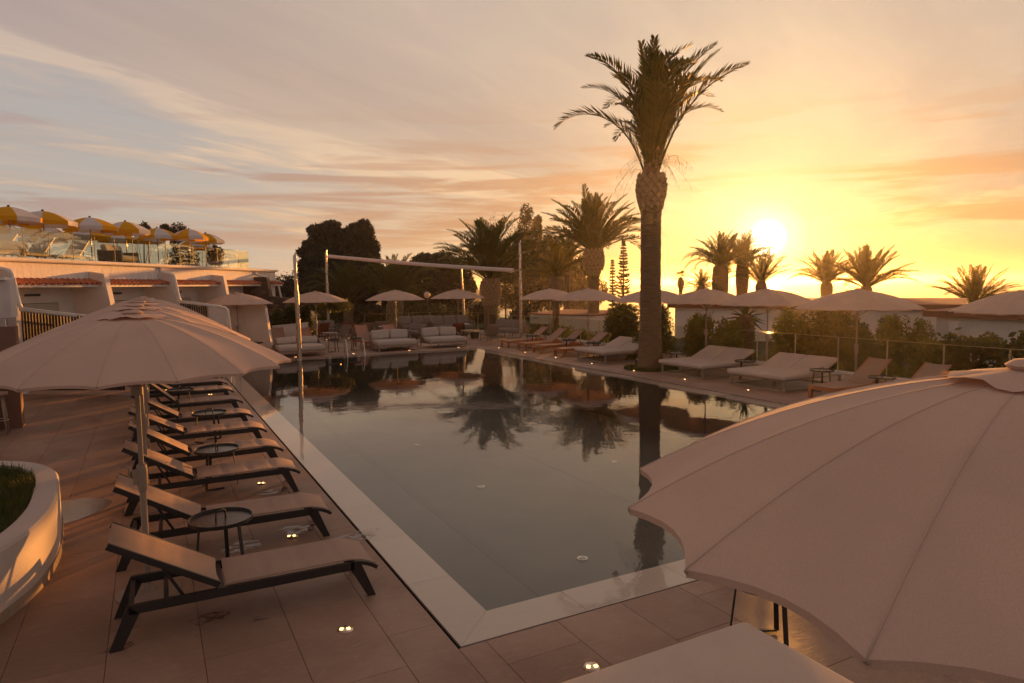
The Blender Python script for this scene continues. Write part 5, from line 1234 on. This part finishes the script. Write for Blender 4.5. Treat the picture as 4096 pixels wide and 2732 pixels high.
# fig tree
def twigs(l, H, label, name, cat, nb, spread, leaf, n, m_, seed, r=.05, base=.45):
    o = thing(name, l, 0, label, cat); rp = random.Random(seed); mb = MB(); ends = []
    mb.tube([(0, 0, -.2), (.03, .02, H*base)], [r*1.4, r], 8)
    def grow(p, d, L, rr, lev):
        q = p+d*L; mid = p+d*L*.5+Vector((rp.uniform(-.05, .05), rp.uniform(-.05, .05), .03))*L; mb.tube([p, mid, q], [rr, rr*.8, rr*.55], 5, cap=False); ends.append((q, d)); ends.append((mid, d))
        if lev > 0:
            for k in range(rp.choice((2, 3))): grow(q if k else mid, (d+Vector((rp.uniform(-.8, .8), rp.uniform(-.8, .8), rp.uniform(-.15, .7)))).normalized(), L*rp.uniform(.6, .85), rr*.55, lev-1)
    for k in range(nb):
        a = 6.28*k/nb+rp.uniform(-.3, .3); grow(Vector((.03, .02, H*base)), Vector((math.cos(a)*spread, math.sin(a)*spread, 1)).normalized(), H*.24, r*.7, 3)
    mb.build('branch', M['trunk'], o)
    if n:
        rs = np.random.RandomState(seed); E = np.array([tuple(e[0]) for e in ends]); P = E[rs.randint(0, len(E), n)]+rs.normal(0, leaf*.9, (n, 3)); nn = rs.normal(size=(n, 3))+(0, 0, 1.0); nn /= np.linalg.norm(nn, axis=1)[:, None]; a = np.cross(nn, rs.normal(size=(n, 3))); a /= np.linalg.norm(a, axis=1)[:, None]; b = np.cross(nn, a); s = leaf*rs.uniform(.6, 1.2, n)[:, None]
        V = np.stack([P-a*s, P-a*s*.2+b*s*.55, P+a*s*.45+b*s*.4, P+a*s, P+a*s*.45-b*s*.4, P-a*s*.2-b*s*.55], 1).reshape(-1, 3); F = np.arange(n)[:, None]*6+np.arange(6)[None]
        link('foliage', npmesh('foliage', V, F, m_), o)
    return o
for px, top, d, lab, sd in ((3900, 1300, 20, 'fig tree with big leaves in front of the white wall, left one', 3), (4060, 1288, 19, 'fig tree with big leaves at the right picture edge', 6)):
    p = at(px, top, d); g = zf(p.x, p.y); twigs(Vector((p.x, p.y, g)), p.z-g, lab, 'fig_tree', 'tree', 6, 1.0, .115, 620, M['leaf'], sd, .06, .30)
# bare twiggy bush by the houses and loose flower stalks
p = at(2830, 1245, 30); twigs(Vector((p.x, p.y, zf(p.x, p.y))), p.z-zf(p.x, p.y), 'bare branching shrub against the white house wall', 'shrub', 'shrub', 6, 1.0, .05, 260, M['goldleaf'], 12, .03, .4)
# ---- garden on the left
GB = 'green bushes in the bungalow gardens'
bush(962, 1240, 30.5, 66, 'light green bush behind the pole of the umbrella by the wall', M['goldleaf'], 'bush', GB, 2200, .10, 111, bottom=0)
bush(1006, 1236, 30.5, 62, 'green bush between that umbrella pole and the white pier', M['leaf'], 'bush', GB, 2400, .10, 112, bottom=0)
bush(868, 1243, 31, 40, 'bush showing over the umbrella rim beside the slat screen', M['leaf'], 'bush', GB, 1500, .10, 113, bottom=0)
bush(1112, 1236, 31.2, 62, 'yellow green bush behind the low white wall', M['goldleaf'], 'bush', GB, 2200, .09, 114, bottom=.3)
bush(1165, 1226, 31.4, 90, 'dark green bush behind the first awning post', M['leaf'], 'bush', GB, 3000, .09, 115, bottom=.3)
bush(1222, 1232, 31.5, 70, 'bush right of the stone garden wall', M['leaf'], 'bush', GB, 2600, .11, 116, bottom=0)
q = BWd(14.7, 3.6, 1.75); plant('wall_creeper', q, [(0, 0, .05, .9, 1.1, .28), (-.4, .8, .05, .6, .8, .25), (.3, -.9, .1, .5, .6, .3)], 2200, .08, M['leaf'], 'creeper spilling over the stone garden wall below the downpipe', 'creeper', None, 117, .02)
for px, d, lab in ((96, 20.5, 'leafy tropical plant in front of the slat screen, left one'), (131, 20.2, 'leafy tropical plant in front of the slat screen, right one'), (57, 20.8, 'leafy plant between the bar and the dark post')):
    p = at(px, 1295, d); o = thing('broadleaf_plant', (p.x, p.y, 0), 0, lab, 'plant', 'leafy plants by the slat screen'); rp = random.Random(px)
    MB().tube([(0, 0, 0), (0, 0, p.z-.3)], .02, 6).build('stem', M['trunk'], o)
    for k in range(16):
        a = k*2.4; e_ = R(85-6*k); z0 = p.z-.05-.06*k; d_ = Vector((math.cos(a)*math.cos(e_), math.sin(a)*math.cos(e_), math.sin(e_)))*.30; s_ = d_.cross(Vector((0, 0, 1))).normalized()*.045; b = Vector((0, 0, z0-.15))
        MB().add([b, b+d_*.5+s_, b+d_+Vector((0, 0, -.05)), b+d_*.5-s_, b+d_*.5+Vector((0, 0, -.02))], [(0, 1, 4), (1, 2, 4), (2, 3, 4), (3, 0, 4)]).build('leaf', M['goldleaf'], o)
# ---- dark trees at the far end
def tree(px, d, blobs, label, n, size, m_=None, group='dark trees behind the lounge deck', seed=1, cat='tree', name='evergreen_tree', tr=.25):
    p = at(px, 1200, d); g = zf(p.x, p.y); o = thing(name, Vector((p.x, p.y, g)), 0, label, cat, group); B = []
    for bx, by, wx, hy, *dz in blobs:
        q = at(bx, by, d+(dz[0] if dz else 0)); s = d/FPX; B.append((q.x-p.x, q.y-p.y, q.z-g, wx*s, max(wx*s*.9, 1.0), hy*s))
    V, F = cloud(B, n, size, seed); link('crown', npmesh('crown', V, F, m_ or M['darkleaf']), o)
    top = max(B, key=lambda b: b[2]); mb = MB().tube([(0, 0, -.2), (top[0]*.5, top[1]*.5, top[2]*.5), (top[0], top[1], top[2])], [tr, tr*.7, tr*.2], 8); sticks(mb, (top[0]*.4, top[1]*.4, top[2]*.4), (top[0], top[1], top[2]*.8), 5, tr*.4, seed, 1.5); mb.build('trunk', M['trunk'], o); return o
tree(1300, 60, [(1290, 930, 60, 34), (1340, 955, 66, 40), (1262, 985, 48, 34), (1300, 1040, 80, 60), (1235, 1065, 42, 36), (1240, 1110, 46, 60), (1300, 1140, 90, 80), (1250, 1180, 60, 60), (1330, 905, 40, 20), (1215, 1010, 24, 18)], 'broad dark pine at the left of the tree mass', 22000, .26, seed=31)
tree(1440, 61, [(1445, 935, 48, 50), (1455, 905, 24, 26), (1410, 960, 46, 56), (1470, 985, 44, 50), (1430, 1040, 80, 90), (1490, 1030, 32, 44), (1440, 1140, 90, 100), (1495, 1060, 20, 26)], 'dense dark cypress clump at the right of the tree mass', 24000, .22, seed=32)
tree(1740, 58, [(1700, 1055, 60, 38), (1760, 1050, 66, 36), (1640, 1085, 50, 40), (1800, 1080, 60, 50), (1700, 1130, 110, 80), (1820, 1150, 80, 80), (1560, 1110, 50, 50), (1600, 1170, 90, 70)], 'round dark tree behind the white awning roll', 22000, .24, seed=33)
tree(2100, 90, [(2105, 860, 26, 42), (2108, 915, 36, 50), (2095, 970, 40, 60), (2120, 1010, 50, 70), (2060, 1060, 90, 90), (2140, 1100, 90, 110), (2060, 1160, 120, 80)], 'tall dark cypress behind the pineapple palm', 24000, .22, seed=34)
tree(2150, 92, [(2150, 885, 9, 26), (2152, 930, 12, 40), (2150, 985, 13, 50)], 'thin columnar cypress right of the tall dark cypress', 3500, .18, seed=35, tr=.12)
tree(2200, 84, [(2200, 985, 40, 50), (2180, 1060, 70, 80), (2240, 1090, 70, 90), (2200, 1170, 100, 70)], 'dark tree mass between the two palms', 16000, .23, seed=36)
tree(2330, 86, [(2320, 1060, 36, 36), (2300, 1120, 44, 60), (2350, 1130, 50, 60), (2330, 1190, 80, 60), (2400, 1165, 36, 44), (2280, 1090, 20, 20)], 'open dark pine left of the swollen palm trunk', 9000, .22, seed=37)
tree(1100, 56, [(1095, 1165, 60, 30), (1160, 1160, 50, 36), (1120, 1200, 90, 40)], 'dark shrubs behind the end of the bungalow', 7000, .2, seed=38)
HG = 'clipped hedges along the lawn'
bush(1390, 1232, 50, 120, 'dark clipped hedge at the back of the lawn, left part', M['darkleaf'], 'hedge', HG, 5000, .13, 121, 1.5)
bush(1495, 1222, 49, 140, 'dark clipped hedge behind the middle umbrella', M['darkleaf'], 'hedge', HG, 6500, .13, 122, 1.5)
bush(1700, 1215, 47, 180, 'speckled hedge around the globe lamp', M['leaf'], 'hedge', HG, 6500, .11, 123, 1.5)
bush(1815, 1225, 47, 130, 'hedge behind the glass fence right of the globe lamp', M['leaf'], 'hedge', HG, 4500, .11, 124, 1.5)
bush(1310, 1235, 47, 80, 'bush behind the second awning post', M['leaf'], 'hedge', HG, 3000, .12, 125, 1.2)
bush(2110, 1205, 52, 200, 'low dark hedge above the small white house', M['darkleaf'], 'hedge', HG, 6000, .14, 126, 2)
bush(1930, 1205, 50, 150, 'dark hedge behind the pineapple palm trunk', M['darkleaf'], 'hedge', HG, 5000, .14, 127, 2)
bush(1625, 1130, 52, 110, 'sunlit bush right of the broad low palm', M['goldleaf'], 'bush', None, 3500, .14, 128, 1.5)
# bare and thin trees on the skyline
def sky_tree(px, top, d, label, nb, leaf, n, m_, seed, base=.45, sp=.7):
    p = at(px, top, d); g = zf(p.x, p.y); twigs(Vector((p.x, p.y, g)), (p.z-g)*.80, label, 'thin_tree', 'tree', nb, sp, leaf, n, m_, seed, .09, base)
sky_tree(2018, 880, 88, 'bare leafless tree left of the tall cypress', 7, .10, 700, M['darkleaf'], 21, .72, .55)
sky_tree(1085, 1050, 52, 'half bare tree behind the end of the bungalow, left one', 6, .10, 260, M['darkleaf'], 22, .5)
sky_tree(1150, 1060, 54, 'thin leafy tree behind the end of the bungalow, right one', 6, .11, 700, M['darkleaf'], 23, .5)
TT = 'trees behind the roof terrace'
for i, (px, top, w, lab) in enumerate(((575, 888, 50, 'small tree peeking out behind the fourth parasol'), (660, 896, 44, 'rounded tree top behind the fifth parasol'), (715, 888, 70, 'larger tree behind the fifth and sixth parasols'), (862, 975, 56, 'dark tree behind the end of the terrace glass'), (735, 960, 110, 'dark foliage low behind the sixth parasol'))):
    d = 62; p = at(px, top, d); s = d/FPX; tree(px, d, [(px, top+w*.5, w*.42, w*.46), (px-w*.25, top+w*.75, w*.33, w*.35), (px+w*.3, top+w*.7, w*.3, w*.34), (px, top+w*1.1, w*.5, w*.5)], lab, 1800, .17, M['darkleaf'], TT, 41+i, tr=.12)
# norfolk pines
def norfolk(px, top, d, wpx, label, seed):
    p = at(px, top, d); g = zf(p.x, p.y); H = p.z-g; Rm = wpx*d/FPX; o = thing('norfolk_pine', Vector((p.x, p.y, g)), 0, label, 'tree', 'norfolk pines on the skyline'); rp = random.Random(seed)
    MB().tube([(0, 0, 0), (0, 0, H*.6), (0, 0, H)], [.12, .07, .015], 8).build('trunk', M['trunk'], o)
    mb = MB(); P = []; z = H-.12; k = 0
    while z > max(.4, H-7.5):
        f = min(1, (H-z)/(H*.72)); r = Rm*(f**.8)*rp.uniform(.85, 1.1)
        for j in range(6):
            a = 6.28*j/6+k*.5+rp.uniform(-.2, .2); L = r*rp.uniform(.6, 1.12); pts = [Vector((math.cos(a)*L*q, math.sin(a)*L*q, z-.25*L*q*(1-q)+.28*L*q**3+.02*math.sin(j*5+k*3)*q*6*L)) for q in (0, .35, .7, 1)]
            mb.tube(pts, [.018, .013, .009, .004], 4, cap=False)
            for q in np.arange(.25, 1.02, .055): P.append((math.cos(a)*L*q, math.sin(a)*L*q, z-.25*L*q*(1-q)+.28*L*q**3+.02*math.sin(j*5+k*3)*q*6*L, a))
        z -= (.20+.20*f)*rp.uniform(.75, 1.25); k += 1
    mb.build('branch', M['trunk'], o); P = np.array(P); rs = np.random.RandomState(seed); m_ = 16; Q = np.repeat(P, m_, 0); n = len(Q); ln = .13
    dv = np.c_[np.cos(Q[:, 3])*.5+rs.normal(0, .7, n), np.sin(Q[:, 3])*.5+rs.normal(0, .7, n), rs.uniform(-.1, 1, n)]; dv /= np.linalg.norm(dv, axis=1)[:, None]; sd = np.cross(dv, rs.normal(size=(n, 3))); sd /= np.linalg.norm(sd, axis=1)[:, None]
    b = Q[:, :3]; V = np.stack([b-sd*.026, b+sd*.026, b+dv*ln*rs.uniform(.6, 1.5, n)[:, None]], 1).reshape(-1, 3); link('foliage', npmesh('foliage', V, np.arange(3*n).reshape(-1, 3), M['darkleaf']), o); return o
norfolk(2494, 962, 58, 46, 'taller norfolk pine left of the tall palm trunk', 1)
norfolk(2450, 1040, 60, 26, 'smaller slim norfolk pine next to the taller one', 2)
norfolk(2588, 1050, 60, 40, 'norfolk pine mostly hidden behind the tall palm trunk', 3)
# small bird far off on the left
p = at(9, 797, 80); bd = MB().add([(0, 0, 0), (.35, .05, .06), (.2, .15, .02), (-.35, .05, .05), (-.2, .15, .02), (0, -.1, -.02), (0, .25, 0)], [(0, 1, 2), (0, 4, 3), (5, 0, 6)]).build('bird', M['frame']); bd.location = p; tag(bd, 'small dark bird gliding near the left picture edge', 'bird')
